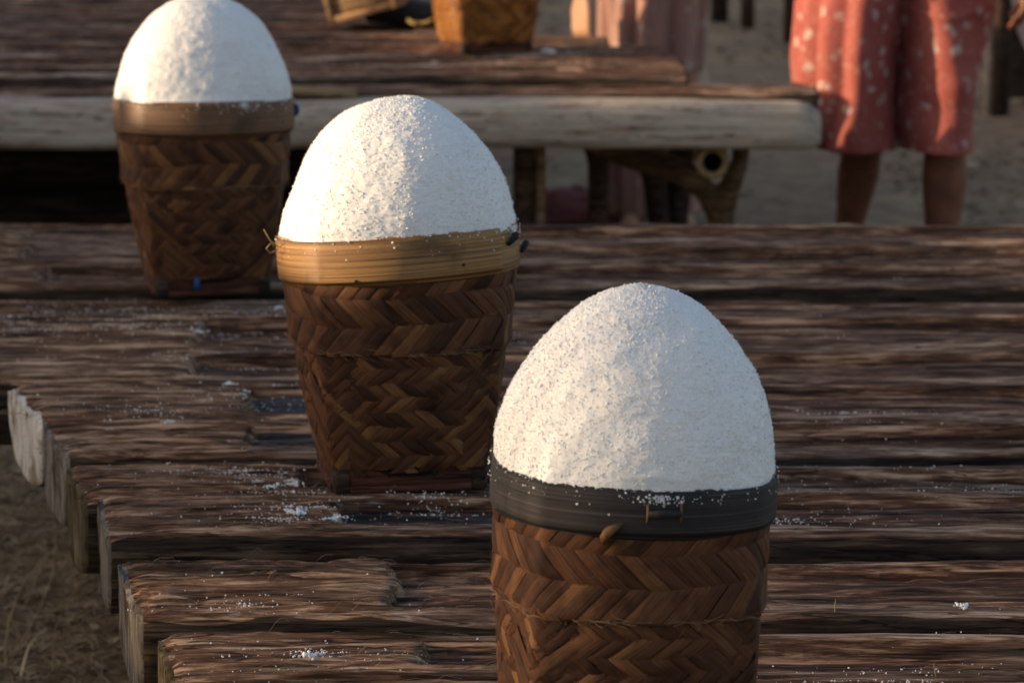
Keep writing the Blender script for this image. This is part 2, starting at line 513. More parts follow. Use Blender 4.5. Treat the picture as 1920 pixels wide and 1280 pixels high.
def blades(n, xr, yr, mat, name, lr=(0.04, 0.15), lie=0.93, dens=None):
    V, F = [], []
    k = 0
    while k < n:
        x, y = random.uniform(*xr), random.uniform(*yr)
        if dens and random.random() > dens(x, y): continue
        k += 1
        a = random.uniform(0, 6.283)
        L = random.uniform(*lr)
        el = random.uniform(0.03, 0.5) if random.random() < lie else random.uniform(0.5, 1.4)
        w = random.uniform(0.0010, 0.0024)
        gz = float(ground_z(x, y)); z = gz + 0.003
        p = Vector((x, y, z))
        d = Vector((math.cos(a) * math.cos(el), math.sin(a) * math.cos(el), math.sin(el)))
        sd = Vector((-math.sin(a), math.cos(a), 0))
        b = len(V)
        ns = 4
        for s in range(ns + 1):
            ww = w * (1 - 0.8 * s / ns)
            V.append(tuple(p + sd * ww)); V.append(tuple(p - sd * ww))
            d = (d + Vector((random.uniform(-.25, .25), random.uniform(-.25, .25), -0.28))).normalized()
            p = p + d * (L / ns)
            p.z = max(p.z, gz + 0.004)
        for s in range(ns):
            F.append((b + 2 * s, b + 2 * s + 1, b + 2 * s + 3, b + 2 * s + 2))
    return obj(name, V, F, mat)
gr = blades(15000, (-1.35, -0.1), (4.5, 7.0), M['grass'], 'dry_grass')
tag(gr, 'matted dry brown grass and straw on the ground beside the table', 'dry grass', kind='stuff')
def straw(px, pts, r=0.0012):
    v, f = tube(pts, [r] * len(pts), 5)
    return obj('straw_stalk', v, f, M['straw'])
s1 = straw(0, [(-0.80, 4.95, 0.01), (-0.77, 5.0, 0.06), (-0.745, 5.02, 0.12), (-0.74, 5.05, 0.19)])
tag(s1, 'tall thin dry straw stalk leaning beside the table end', 'straw')
s2 = straw(0, [(-0.78, 5.2, 0.01), (-0.72, 5.22, 0.04), (-0.66, 5.24, 0.075)])
tag(s2, 'short bent straw stalk low in the dry grass near the table end', 'straw')

# ------------------------------------------------------------------ palm trunk troughs
TOPS = []   # (x range, y range, function) for things that lie on the trunks
def trough(label, yf, yb, xlf, k, xbl, z0=0.5, xr=1.9, depth=0.022, seed=1, H=0.11, end='end', tar=0.0, detail=True,
           xdense=1.2, group='palm trunk troughs of the near table', lipf=0.034, lipb=0.034, rough=1.0, du=0.010, nt=52, rblock=0.3):
    W = yb - yf
    xl_min = xlf - k * W
    us = np.concatenate([np.arange(0, max(xdense - xl_min, 0.05), du), np.arange(max(xdense - xl_min, 0.05), xr - xl_min, 0.08), [xr - xl_min]])
    nu = len(us)
    # cross section: top from back to front, then front side down, bottom, back side up
    vt = np.linspace(1, 0, nt)
    vt = 0.5 + 0.5 * np.sign(vt - 0.5) * (np.abs(vt - 0.5) * 2) ** 0.85
    th = np.linspace(0, math.pi, 26)[1:-1]
    sy = 0.5 - 0.5 * np.sign(np.cos(th)) * np.abs(np.cos(th)) ** 0.55
    sz = -np.sin(th) ** 0.75 * H
    V01 = np.concatenate([vt, sy])
    Zs = np.concatenate([np.zeros(nt), sz])
    nv = len(V01)
    top = np.zeros(nv, bool); top[:nt] = True
    edge = np.concatenate([-0.010 * (np.abs(vt - 0.5) * 2) ** 14, np.full(len(sy), -0.010)])
    U, Vv = np.meshgrid(us, V01, indexing='ij')
    Y = yf + Vv * W
    Xl = xlf - k * (Y - yf) + 0.003 * vnoise(Y * 22, seed * 3.1, 0.3, seed)
    ms = np.clip(1 - U / 0.6, 0, 1)
    X = np.where(U < 0.6, Xl * ms + (xl_min + 0.6) * (1 - ms), xl_min + U)
    bend = 0.006 * vnoise(X * 1.1, seed * 5.3, 0.7, seed + 2)
    Zb = 0.004 * vnoise(X * 1.5, seed * 2.2, 0.1, seed + 5)
    def topz(x, y):
        x = np.asarray(x, float); y = np.asarray(y, float)
        v = (y - yf) / W
        lw1 = lipf + 0.010 * fbm(x * 3.5, 0.2, seed, 3, seed + 11)
        lw2 = lipb + 0.010 * fbm(x * 3.5, 5.2, seed, 3, seed + 12)
        xb = xbl + 0.009 * fbm(y * 30, seed, 0.4, 3, seed + 13)
        inb = sstep((y - yf - lw1) / 0.014) * sstep((yb - lw2 - y) / 0.012) * sstep((x - xb) / 0.004) * sstep((xr - rblock - x) / 0.01)
        d = depth * (0.8 + 0.5 * fbm(x * 2.1, y * 12, seed, 2, seed + 17))
        rg = 1.35 * rough * (1.0 + 0.9 * sstep((xbl - x) / 0.02))
        z = -d * inb
        z = z + rg * (0.0032 * fbm(x * 4.5, y * 95, seed * 0.7, 3, seed + 19) + 0.0022 * fbm(x * 15, y * 260, seed * 0.3, 2, seed + 23))
        cr = fbm(x * 1.1, y * 26, seed * 2.9, 2, seed + 51)
        z = z - 0.0075 * np.exp(-(cr / .045) ** 2) * sstep((fbm(x * 2.0, y * 8, seed, 2, seed + 53) + .25) / .2)
        z = z + 0.0045 * fbm(x * 2.3, y * 9, seed * 1.7, 2, seed + 29)
        return z, inb
    tz, inb = topz(X, Y)
    Z = np.where(top[None, :], tz, 0) + Zs[None, :] + edge[None, :]
    # ragged lip edges and fibrous sides
    side_n = 0.004 * fbm(X * 9, Z * 120, seed, 3, seed + 41) + 0.003 * fbm(X * 2.5, Z * 20, seed, 2, seed + 43)
    dirn = np.sign(V01 - 0.5)[None, :] * np.clip(np.abs(V01 - 0.5) * 2, 0, 1)[None, :] ** 2
    Yd = Y + bend + np.where(top[None, :], 0, 1) * side_n * dirn
    etz = sstep(np.abs(np.where(top, V01 - 0.5, 0.5)) * 2)[None, :]
    Z = Z + Zb + np.where(~top[None, :], side_n, 0) * 0.5
    # sagging, frayed end edge
    Z = Z - 0.010 * np.exp(-(U / 0.012)) * np.where(top[None, :], 1, 0.1) * (0.6 + 0.5 * vnoise(Y * 40, seed, 0, seed + 3))
    verts = np.stack([X, Yd, Z + z0], -1)
    faces = grid_faces(nu, nv, closed_v=True)
    # material per face
    ucent = us[:-1] + np.diff(us) / 2
    mi = np.zeros((nu - 1, nv), int)
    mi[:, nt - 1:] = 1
    fi = inb[:-1, :]
    mi = np.where((fi > 0.55) & (np.arange(nv)[None, :] < nt - 1), 2, mi)
    vm = V01[None, :] * W + 0 * X[:-1]
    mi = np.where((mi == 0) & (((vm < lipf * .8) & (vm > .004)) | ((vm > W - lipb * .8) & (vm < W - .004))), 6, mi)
    mi = np.where((X[:-1] < xbl + .004) & ((mi == 0) | (mi == 6)), 5, mi)
    mi = np.where((fi > .02) & (fi <= .9) & (np.abs(X[:-1] - xbl) < .022) & (np.arange(nv)[None, :] < nt - 1), 5, mi)
    if tar > 0:
        tl = xbl + tar * (1.0 + 0.35 * vnoise(Y[:-1] * 14, seed, 0.3, seed + 9))
        mi = np.where((fi > 0.9) & (X[:-1] < tl) & (np.arange(nv)[None, :] < nt - 1), 3, mi)
    # end caps: rings shrinking to the middle, slightly domed
    vl = verts.reshape(-1, 3)
    caps_v, caps_f, caps_m = [], [], []
    base = len(vl)
    for end_i, sgn in ((0, -1), (nu - 1, 1)):
        ring = verts[end_i]
        cen = ring.mean(0)
        prev = np.arange(nv) + end_i * nv
        for r_, push in ((0.985, 0.004), (0.9, 0.006), (0.6, 0.005), (0.25, 0.005)):
            nr = cen + (ring - cen) * r_
            nr[:, 0] = (cen[0] + (ring[:, 0] - cen[0]) * r_) + sgn * push + 0.003 * vnoise(nr[:, 1] * 60, nr[:, 2] * 60, seed, seed + 77) * .4
            idx = base + np.arange(nv)
            base += nv
            caps_v.append(nr)
            q = np.stack([prev, np.roll(prev, -1), np.roll(idx, -1), idx], -1)
            if sgn > 0: q = q[:, ::-1]
            caps_f.append(q); caps_m.append(np.full(nv, 4))
            prev = idx
        caps_v.append(cen[None, :] + np.array([[sgn * 0.005, 0, 0]]))
        ci = base; base += 1
        q = np.stack([prev, np.roll(prev, -1), np.full(nv, ci), np.full(nv, ci)], -1)
        caps_f.append(q if sgn < 0 else q[:, ::-1]); caps_m.append(np.full(nv, 4))
    allv = np.concatenate([vl] + caps_v)
    org = np.array([(xlf + xr) / 2, (yf + yb) / 2, z0 - H])
    allf = np.concatenate([faces] + caps_f)
    allm = np.concatenate([mi.ravel()] + caps_m)
    # the last cap fans are degenerate quads -> make them triangles
    quads = [tuple(q) if q[2] != q[3] else tuple(q[:3]) for q in allf[len(faces):].tolist()]
    quads = [tuple(dict.fromkeys(q)) for q in quads]
    fl = faces[:, ::-1].tolist() + [q[::-1] for q in quads]
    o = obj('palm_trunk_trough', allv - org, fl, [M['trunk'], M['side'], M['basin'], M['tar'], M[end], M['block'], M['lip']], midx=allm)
    o.location = org
    tag(o, label, 'trough', group)
    TOPS.append((xl_min, xr, yf, yb, lambda x, y: z0 + float(topz(x, y)[0]) + 0.004 * float(vnoise(x * 1.5, seed * 2.2, 0.1, seed + 5)), o, seed))
    return o

def top_at(x, y):
    for (a, b, yf, yb, fn, o, s) in TOPS:
        if yf + 0.006 <= y <= yb - 0.006 and a + 0.02 <= x <= b:
            return fn(x, y)
    return None

rows = [
 # label, yf, yb, xl, k, block end, dz, kwargs
 ('farthest brown trunk trough along the back edge of the near table', 6.095, 6.311, -1.13, .1, -.95, .004, {}),
 ('second trunk trough from the back edge of the near table', 5.845, 6.085, -1.10, .1, -.92, .002, {}),
 ('third trunk trough from the back edge, just behind the low grey one', 5.605, 5.838, -1.06, .1, -.85, .004, {}),
 ('low narrow dark grey trunk between two deep gaps under the rear salt basket', 5.357, 5.520, -1.00, .1, -.80, -.012, dict(depth=.010, lipf=.05)),
 ('trunk trough with a short stepped block end to the left of the middle basket', 5.030, 5.310, -.93, .1, -.515, .002, {}),
 ('long trunk trough behind the one with the white limed end', 4.762, 5.022, -.86, .1, -.50, .000, {}),
 ('trunk trough with the white limed end at the left edge', 4.464, 4.715, -.668, .34, -.388, .004, dict(end='white_end', tar=.12)),
 ('trunk trough with a pale split end just in front of the white ended one', 4.256, 4.458, -.602, .32, -.370, .001, dict(tar=.16)),
 ('trunk trough with a mossy end under the middle salt basket', 4.022, 4.205, -.548, .28, -.28, -.002, dict(end='moss_end', tar=.06)),
 ('trunk trough with a tarred blue grey basin end and a big salt clump', 3.797, 4.015, -.490, .18, -.222, .006, dict(tar=.24)),
 ('trunk trough with the knotted fibrous block in front of the deep dark gap', 3.458, 3.705, -.412, .22, -.140, .000, dict(rough=1.3)),
 ('trunk trough with the mossy end below the knotted block', 3.222, 3.392, -.350, .20, -.098, -.006, dict(end='moss_end')),
 ('trunk trough cut off by the bottom edge at the left of the front basket', 3.020, 3.205, -.305, .2, -.055, .000, {}),
 ('trunk trough under the back of the front basket, below the frame', 2.82, 3.01, -.25, .2, -.02, .000, dict(du=.02, nt=30)),
 ('nearest trunk trough under the front of the front basket, below the frame', 2.62, 2.81, -.2, .2, .03, .000, dict(du=.02, nt=30)),
]
for i, (lb, yf, yb, xl, k, xb, dz, kw) in enumerate(rows):
    trough(lb, yf, yb, xl, k, xb, z0=0.5 + dz, seed=i + 3, **kw)

# bearers and posts under the near table
def log(name, pts, rad, mat, label, cat, group=None, seg=14, ell=1.0):
    v, f = tube(pts, rad, seg, ell)
    v = np.array(v)
    nn = 0.06 * np.mean(rad) * vnoise(v[:, 0] * 30, v[:, 1] * 30, v[:, 2] * 30, len(label))
    v = v + nn[:, None] * 0.7
    o0 = np.array([np.mean([p[0] for p in pts]), np.mean([p[1] for p in pts]), min(p[2] for p in pts)])
    o = obj(name, v - o0, f, mat)
    o.location = o0
    tag(o, label, cat, group)
    return o
log('support_log', [(-.45, 6.3, .345), (-.2, 5.3, .345), (.05, 4.2, .345), (.3, 3.2, .345), (.4, 2.55, .345)], [.042] * 5, M['dark_wood'], 'dark bearer log under the left half of the near table', 'log')
log('support_log', [(1.45, 6.3, .345), (1.45, 4.4, .345), (1.45, 2.55, .345)], [.042] * 3, M['dark_wood'], 'dark bearer log under the right half of the near table', 'log')
for (x, y, w) in ((-.40, 6.1, 'back left'), (.04, 4.25, 'middle left'), (.36, 2.8, 'front left'), (1.45, 6.1, 'back right'), (1.45, 4.3, 'middle right'), (1.45, 2.8, 'front right')):
    log('support_post', [(x, y, -.05), (x, y, .15), (x, y, .31)], [.04, .038, .036], M['dark_wood'], 'dark post hidden under the %s of the near table' % w, 'post', 'posts under the near table', 10)

# ------------------------------------------------------------------ raised bench at the back
bench_rows = [
 ('thin dark board lying right behind the pale peeled log', 7.80, 7.93, .745, .602, dict(H=.05, depth=.004)),
 ('front trunk trough of the back bench ending near the blurred pink sarong', 7.95, 8.15, .435, .632, {}),
 ('second trunk trough of the back bench, sprinkled with salt', 8.18, 8.41, .43, .630, {}),
 ('third trunk trough of the back bench under the amber basket', 8.44, 8.72, .40, .632, {}),
 ('fourth trunk trough of the back bench just behind the amber basket', 8.75, 9.03, .262, .630, {}),
 ('fifth trunk trough of the back bench under the pale wooden box', 9.06, 9.34, -.03, .632, {}),
 ('sixth trunk trough of the back bench behind the pale box front', 9.37, 9.65, -.10, .630, {}),
 ('seventh trunk trough of the back bench at the top of the photo', 9.68, 9.97, -.15, .632, {}),
 ('eighth trunk trough of the back bench, reaching past the top edge', 10.0, 10.3, -.2, .630, {}),
 ('ninth trunk trough of the back bench, just above the frame', 10.33, 10.63, -.2, .63, {}),
 ('tenth trunk trough of the back bench, above the frame', 10.66, 10.96, -.2, .63, {}),
 ('rearmost trunk trough of the back bench, above the frame', 11.0, 11.3, -.2, .63, {}),
]
for i, (lb, yf, yb, xr, z, kw) in enumerate(bench_rows):
    kk = dict(H=.10, depth=.014, du=.02, nt=34, rough=1.3, rblock=.25)
    kk.update(kw)
    trough(lb, yf, yb, -2.3, .05, -2.0, z0=z, xr=xr, seed=40 + i, xdense=xr, end='dark_wood',
           group='palm trunk troughs of the back bench', **kk)

# the pale peeled log on the bench front: flattened round section with a rounded end
xs = np.concatenate([np.linspace(-2.4, 0.60, 90), np.linspace(0.62, 0.745, 16)])
ph = np.linspace(0, 2 * math.pi, 24, endpoint=False)
XX, PP = np.meshgrid(xs, ph, indexing='ij')
sh = np.clip((0.757 - XX) / 0.085, 0, 1)
sh = np.sqrt(np.clip(1 - (1 - sh) ** 2.4, 0.03, 1))
ce = np.sign(np.cos(PP)) * np.abs(np.cos(PP)) ** 0.4
se = np.sign(np.sin(PP)) * np.abs(np.sin(PP)) ** 0.62
thick = 0.058 + 0.004 * fbm(XX * 1.7, 0.3, 0.2, 2, 91) - 0.004 * (XX > 0) * np.clip(XX, 0, 1)
yl = 7.715 + ce * 0.072 * (0.35 + 0.65 * sh) + 0.006 * fbm(XX * 2, PP, 0, 2, 92)
zl = 0.537 + 0.004 * fbm(XX * 3.1, 2.2, 0, 2, 97) + se * thick * np.where(se > 0, sh, 0.55 + 0.45 * sh) + 0.0045 * fbm(XX * 5, np.cos(PP) * 2, np.sin(PP) * 2, 3, 93)
lv = np.stack([XX, yl, zl], -1).reshape(-1, 3)
lf = grid_faces(len(xs), 24, closed_v=True).tolist()
lf = [q[::-1] for q in lf] + [list(range(23, -1, -1)), [(len(xs) - 1) * 24 + k for k in range(24)]]
lo = obj('peeled_log', lv - np.array([0, 7.715, .48]), lf, M['peeled'])
lo.location = (0, 7.715, .48)
tag(lo, 'long pale grey peeled log with a rounded end along the bench front', 'log')
v, f = box((0, 0, 0), (.26, .09, .018), .2)
pl_ = obj('wood_scrap', v, f, M['box_wood']); pl_.location = (-.505, 7.735, .612); pl_.rotation_euler = (0, R(4), R(5))
tag(pl_, 'small tan wood scrap lying on the pale log right of the rear basket', 'wood scrap')

# posts under the bench
log('support_post', [(.045, 7.95, .52), (.035, 7.95, .40), (.030, 7.95, .25), (.03, 7.95, -.05)], [.042, .033, .027, .028], M['post'], 'tapered brown post under the bench, left of the bare gap', 'post', 'posts under the back bench')
log('support_post', [(.068, 7.93, .52), (.072, 7.93, .40), (.07, 7.93, .2), (.07, 7.93, -.05)], [.014, .012, .011, .011], M['box_wood'], 'thin pale stick beside the leftmost bench post', 'stick')
log('support_post', [(.155, 8.15, .53), (.205, 8.15, .475), (.222, 8.15, .38), (.222, 8.15, .2), (.22, 8.15, -.05)], [.05, .036, .028, .025, .026], M['post'], 'curved brown post under the middle of the bench gap', 'post', 'posts under the back bench')
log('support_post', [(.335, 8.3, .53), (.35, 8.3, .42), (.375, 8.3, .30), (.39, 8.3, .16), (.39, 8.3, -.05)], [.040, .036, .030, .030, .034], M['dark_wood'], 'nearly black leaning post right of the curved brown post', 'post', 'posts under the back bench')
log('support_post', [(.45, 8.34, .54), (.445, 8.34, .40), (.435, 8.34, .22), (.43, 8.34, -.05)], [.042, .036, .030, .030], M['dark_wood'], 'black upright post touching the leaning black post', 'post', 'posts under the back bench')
for j, (y, z, r, xe) in enumerate(((9.05, .10, .10, -.13), (9.0, .285, .088, -.16), (9.06, .44, .07, -.22))):  # added dark trunks fill what is only deep shade under the bench
    log('shade_trunk', [(-2.6, y, z), (-1.6, y + .02, z), (-.8, y, z), (xe, y + .01, z)], [r, r * 1.02, r, r * .97], M['dark_wood'],
        ('%s dark trunk of the pile in the black shade under the bench' % ('bottom', 'middle', 'top')[j]), 'trunk', 'dark trunks added as shade under the bench')
# forked post with bamboo pole
fk = empty('forked_post', (.53, 7.95, 0), 0, 'tan forked post cradling the open bamboo pole', 'post')
v1, f1 = tube([(.0, 0, -.05), (.0, 0, .16), (-.005, 0, .27), (.012, 0, .34), (.040, 0, .41), (.045, 0, .49)], [.033, .032, .034, .030, .024, .022], 14)
v2, f2 = tube([(-.004, 0, .25), (-.04, 0, .335), (-.10, 0, .385), (-.19, 0, .42), (-.29, 0, .455), (-.36, 0, .50)], [.028, .030, .034, .040, .044, .046], 14)
VV, FF = join([(v1, f1), (v2, f2)])
fo = obj('trunk', VV, FF, M['fork'], fk)
md = fo.modifiers.new('remesh', 'REMESH'); md.mode = 'VOXEL'; md.voxel_size = .008
md = fo.modifiers.new('smooth', 'SMOOTH'); md.iterations = 6
bp = empty('bamboo_pole', (.486, 7.70, .4425), R(-2), 'tan bamboo pole with a round dark open end under the bench', 'bamboo pole')
prof = [(0.0, .0395), (0.0, .0385), (.004, .0405), (.3, .041), (.32, .044), (.34, .041), (1.2, .041), (3.3, .041)]
pv, pf = [], []
inner = [(3.3, .024), (.004, .024), (0.0, .0255)]
pr = [(a, r) for a, r in prof[1:]] + inner
for a, r in pr:
    for k in range(28):
        t = 2 * math.pi * k / 28
        w = 1 + .03 * math.sin(2 * t + .5)
        pv.append((math.cos(t) * r * w, a, math.sin(t) * r / w))
n = len(pr)
for i in range(n):
    for k in range(28):
        k2, i2 = (k + 1) % 28, (i + 1) % n
        pf.append((i * 28 + k, i * 28 + k2, i2 * 28 + k2, i2 * 28 + k))
mi = []
for i in range(n):
    mi += [1 if pr[i][1] < .025 and pr[(i + 1) % n][1] < .025 else 0] * 28
obj('pole', pv, pf, [M['bamboo_pole'], M['bamboo_in']], bp, midx=mi)

# ------------------------------------------------------------------ salt baskets
NS = 46
RB = .1465
def sect(u, a, q):
    """point on a rounded-square section; u in turns (0 = front -Y), a = half width, q = squareness"""
    u = np.asarray(u, float) % 1.0
    ang = 2 * np.pi * u
    cx, cy = np.sin(ang), -np.cos(ang)
    p = (u * 8 + 1) % 8                       # square perimeter parameter
    side = np.floor(p / 2).astype(int)
    w = (p % 2) - 1
    w = np.sign(w) * np.abs(w) ** 1.0
    sx = np.choose(side, [w, np.ones_like(w), -w, -np.ones_like(w)])
    sy = np.choose(side, [-np.ones_like(w), w, np.ones_like(w), -w])
    # soften the square's corners
    l = np.sqrt(sx * sx + sy * sy)
    soft = 1.0 / np.maximum(l, 1e-6) ** 0.22
    x = (1 - q) * cx + q * sx * soft
    y = (1 - q) * cy + q * sy * soft
    return x * a, y * a

Zk = np.array([0.0, .036, .08, .14, .19, .23, .26, .325])
Ak = np.array([.100, .108, .119, .131, .138, .1435, .1465, .150])
Qk = np.array([1.0, .92, .80, .62, .48, .36, .28, .18])
def body_pt(u, z, off=0.0):
    a = np.interp(z, Zk, Ak) + off
    q = np.interp(z, Zk, Qk)
    x, y = sect(u, a, q)
    # flat sides sag inwards a little near the bottom
    return x, y

def strip_mesh(i, dirn, z0, z1, ustep, width, S, amp, off, n=24, rag0=0.0, rag1=0.0, flare=None):
    z = np.linspace(z0 + rag0, z1 + rag1, n)
    uc = i / NS + dirn * (z - z0) * ustep
    rows_ = []
    uvs = []
    for t, lift in ((-1, -0.0006), (-0.7, 0.0002), (0.7, 0.0002), (1, -0.0006)):
        # half a strip width along the perpendicular: shift along u
        un = uc + t * width * 0.5
        zz = np.clip(z, 0.028, None)
        s = S(un, zz)
        o = off + dirn * s * amp + lift
        if flare is not None:
            o = o + flare(z)
        a = np.interp(zz, Zk, Ak) + o
        q = np.interp(zz, Zk, Qk)
        x, y = sect(un, a, q)
        rows_.append(np.stack([x, y, z], -1))
        uvs.append(np.stack([z * 6 + i * 0.37, np.full(n, (t + 1) / 2)], -1))
    V = np.stack(rows_, 1).reshape(-1, 3)
    UV = np.stack(uvs, 1).reshape(-1, 2)
    F = grid_faces(n, 4)
    return V, F, UV

def sq(x, k=4.0):
    return np.tanh(k * np.sin(x)) / np.tanh(k)

def make_basket(label, loc, rz, sc, rim, roll, pitch, strip, seed, rim_extra=(), zsc=1.0, lap=(-.2, .22), lean=0.0, rb=0.0):
    rnd = random.Random(seed)
    root = empty('salt_basket', loc, rz, label, 'basket', 'woven salt baskets')
    root.scale = (sc, sc, sc * zsc)
    root.rotation_euler = (0, R(lean), rz)
    # lining: closed shell added inside, coloured dark as shade in the gaps
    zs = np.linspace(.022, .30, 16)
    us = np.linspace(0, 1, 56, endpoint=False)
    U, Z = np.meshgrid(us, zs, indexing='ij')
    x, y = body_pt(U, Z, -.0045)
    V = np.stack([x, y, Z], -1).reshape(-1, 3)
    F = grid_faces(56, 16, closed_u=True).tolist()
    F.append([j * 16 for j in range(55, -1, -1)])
    obj('shade_shell', V, F, M['shade_shell'], root)
    # body strips
    def Sb(u, z):
        uu = (u * 8 + 1) % 2
        corner = np.clip((np.abs(uu - 1) - 0.50) / 0.12, 0, 1)       # near the corners
        wob = .9 * vnoise(u * 9, z * 22, seed, seed) + .25 * vnoise(u * 40, z * 90, seed, seed + 1)
        hor = sq(np.pi * z / .0190 + 0.9 + wob)
        ver = sq(2 * np.pi * u * NS / 4.0 + .4 + wob)
        return hor * (1 - corner) + ver * corner
    ustep = 1.0 / .80
    for d in (1, -1):
        for i in range(NS):
            w = (1 / NS) * rnd.uniform(.90, 1.02)
            V, F, UV = strip_mesh(i + rnd.uniform(-.06, .06), d, .030, .212, ustep, w, Sb, .0014, .0005 + rnd.uniform(-.0004, .0004), 26, rnd.uniform(-.004, .006), 0)
            obj('strip', V, F, strip, root, uvs=UV)
    # collar: second layer folded down from the rim
    def Sc(u, z):
        return sq(np.pi * (z - .2225) / .036 + 0.35 * np.sin(2 * np.pi * u * 3 + seed))
    fl = lambda z: .0036 + .0030 * np.exp(-((z - .186) / .012) ** 2)
    for d in (1, -1):
        for i in range(NS):
            w = (1 / NS) * rnd.uniform(.94, 1.08)
            st = 1.0 / (1.15 if d > 0 else .95)
            V, F, UV = strip_mesh(i + rnd.uniform(-.08, .08), d, .186, .286, st, w, lambda u, z: -Sc(u, z), .0016, rnd.uniform(-.0006, .0006), 19, rnd.uniform(-.0035, .0025), 0, fl)
            obj('strip', V, F, strip, root, uvs=UV)
    # rolled hem under the collar
    us = np.linspace(0, 1, 90, endpoint=False)
    hv = []
    for k in range(6):
        t = 2 * math.pi * k / 6
        zz = .1855 + .0028 * np.sin(t) + .0022 * vnoise(us * 40, seed, 0.1, seed)
        x, y = body_pt(us, zz, .0040 + .0026 * np.cos(t) + .0016 * vnoise(us * 90, seed, 0.6, seed + 1))
        hv.append(np.stack([x, y, zz], -1))
    hv = np.stack(hv, 1).reshape(-1, 3)
    uv = np.stack([np.repeat(us * 20, 6), np.tile(np.arange(6) / 6, 90)], -1)
    obj('hem', hv, grid_faces(90, 6, True, True), strip, root, uvs=uv)
    # frayed fibres on the hem and body
    FV, FFc = [], []
    for _ in range(170):
        u = rnd.random(); z = rnd.choice([.186, .186, .186, rnd.uniform(.04, .25)])
        n_out = .0085 if z > .18 else .004
        L = rnd.uniform(.006, .022)
        ang = rnd.uniform(-.5, 3.6)
        b = len(FV); w = .00028 / sc
        zz, uu, oo = z, u, n_out
        for s in range(4):
            for t in (-1, 1):
                x, y = body_pt(np.array([uu]), np.array([zz + t * w]), oo)
                FV.append((float(x[0]), float(y[0]), zz + t * w))
            uu += math.cos(ang) * L / 3 / .85; zz += math.sin(ang) * L / 3 * (-1 if z > .18 else 1) * .7
            oo += rnd.uniform(.0002, .0022); ang += rnd.uniform(-.5, .5)
        for s in range(3):
            FFc.append((b + 2 * s, b + 2 * s + 1, b + 2 * s + 3, b + 2 * s + 2))
    tag(obj('frayed_fibre', FV, FFc, M['fibre'], root), kind='stuff')
    # square wooden foot: boards between corner posts
    for s, (cx, cy, sx, sy) in enumerate(((0, -.094, .158, .012), (0, .094, .158, .012), (-.094, 0, .012, .158), (.094, 0, .012, .158))):
        v, f = box((cx, cy, .0195), (sx, sy, .034), .12)
        bd = obj('base_board', v, f, M['base_wood'], root)
        v, f = box((cx * 1.035, cy * 1.035, .0065), (sx * 1.0, sy * 1.0, .009), .2)
        obj('base_runner', v, f, M['base_wood'], root)
        if s == 0:
            for px in (-.028, .030):
                v, f = tube([(px, -.0985, .026), (px, -.1015, .026)], [.0042, .0036], 8)
                obj('peg', v, f, M['nail'], bd)
    for cx in (-1, 1):
        for cy in (-1, 1):
            v, f = box((cx * .0885, cy * .0885, .019), (.022, .022, .038), .15)
            obj('corner_post', v, f, M['dark_wood'], root)
    # rim band with an overlapping tongue
    rimroot = root
    us = np.linspace(0, 1, 97)
    prof = [(.267, .0035), (.2635, .0065), (.267, .0090), (.278, .0098), (.29, .0098), (.305, .0094), (.319, .0088), (.3235, .0072), (.3235, .0042), (.30, .0040), (.28, .0038)]
    rv, ruv = [], []
    arc = 0
    for j, (z, o) in enumerate(prof):
        z = z + (rb if z < .28 else 0)
        zz = z + .0018 * vnoise(us * 7, seed, j * .02, seed + 5) * (1 - abs(us - .5) * 2)
        a = RB + o + .0012 * vnoise(us * 11, seed, z * 9, seed + 7) * (1 - np.abs(us - .5) * 2)
        x, y = sect(us, a, .17)
        rv.append(np.stack([x, y, zz], -1)); ruv.append(np.stack([us, np.full(97, (z - .258) / .066)], -1))
    RV = np.stack(rv, 1)
    # tilt the rim
    T = Matrix.Rotation(R(roll), 4, 'Y') @ Matrix.Rotation(R(pitch), 4, 'X')
    def tilt(P):
        P = np.asarray(P, float) - np.array([0, 0, .29])
        return P @ np.array(T.to_3x3()).T + np.array([0, 0, .29])
    RV2 = tilt(RV.reshape(-1, 3))
    rim_o = obj('rim_band', RV2, grid_faces(97, len(prof), closed_v=True)[:, ::-1].copy(), rim, root, uvs=np.stack(ruv, 1).reshape(-1, 2))
    # the lapped outer tongue of the band
    ut = np.linspace(lap[0], lap[1], 60)
    tv, tuv = [], []
    for (z, o) in ((.271, .0092), (.268, .0110), (.273, .0120), (.292, .0124), (.316, .0118), (.3215, .0108), (.319, .0090)):
        z = z + (rb if z < .28 else 0)
        taper = np.clip(np.minimum(ut - ut[0], ut[-1] - ut) / .006, .35, 1)
        x, y = sect(ut, RB + .0088 + (o - .0088) * taper, .17)
        tv.append(np.stack([x, y, np.full(60, z)], -1)); tuv.append(np.stack([ut + .5, np.full(60, (z - .258) / .066)], -1))
    obj('rim_lap', tilt(np.stack(tv, 1).reshape(-1, 3)), grid_faces(60, 7)[:, ::-1].copy(), rim, root, uvs=np.stack(tuv, 1).reshape(-1, 2))
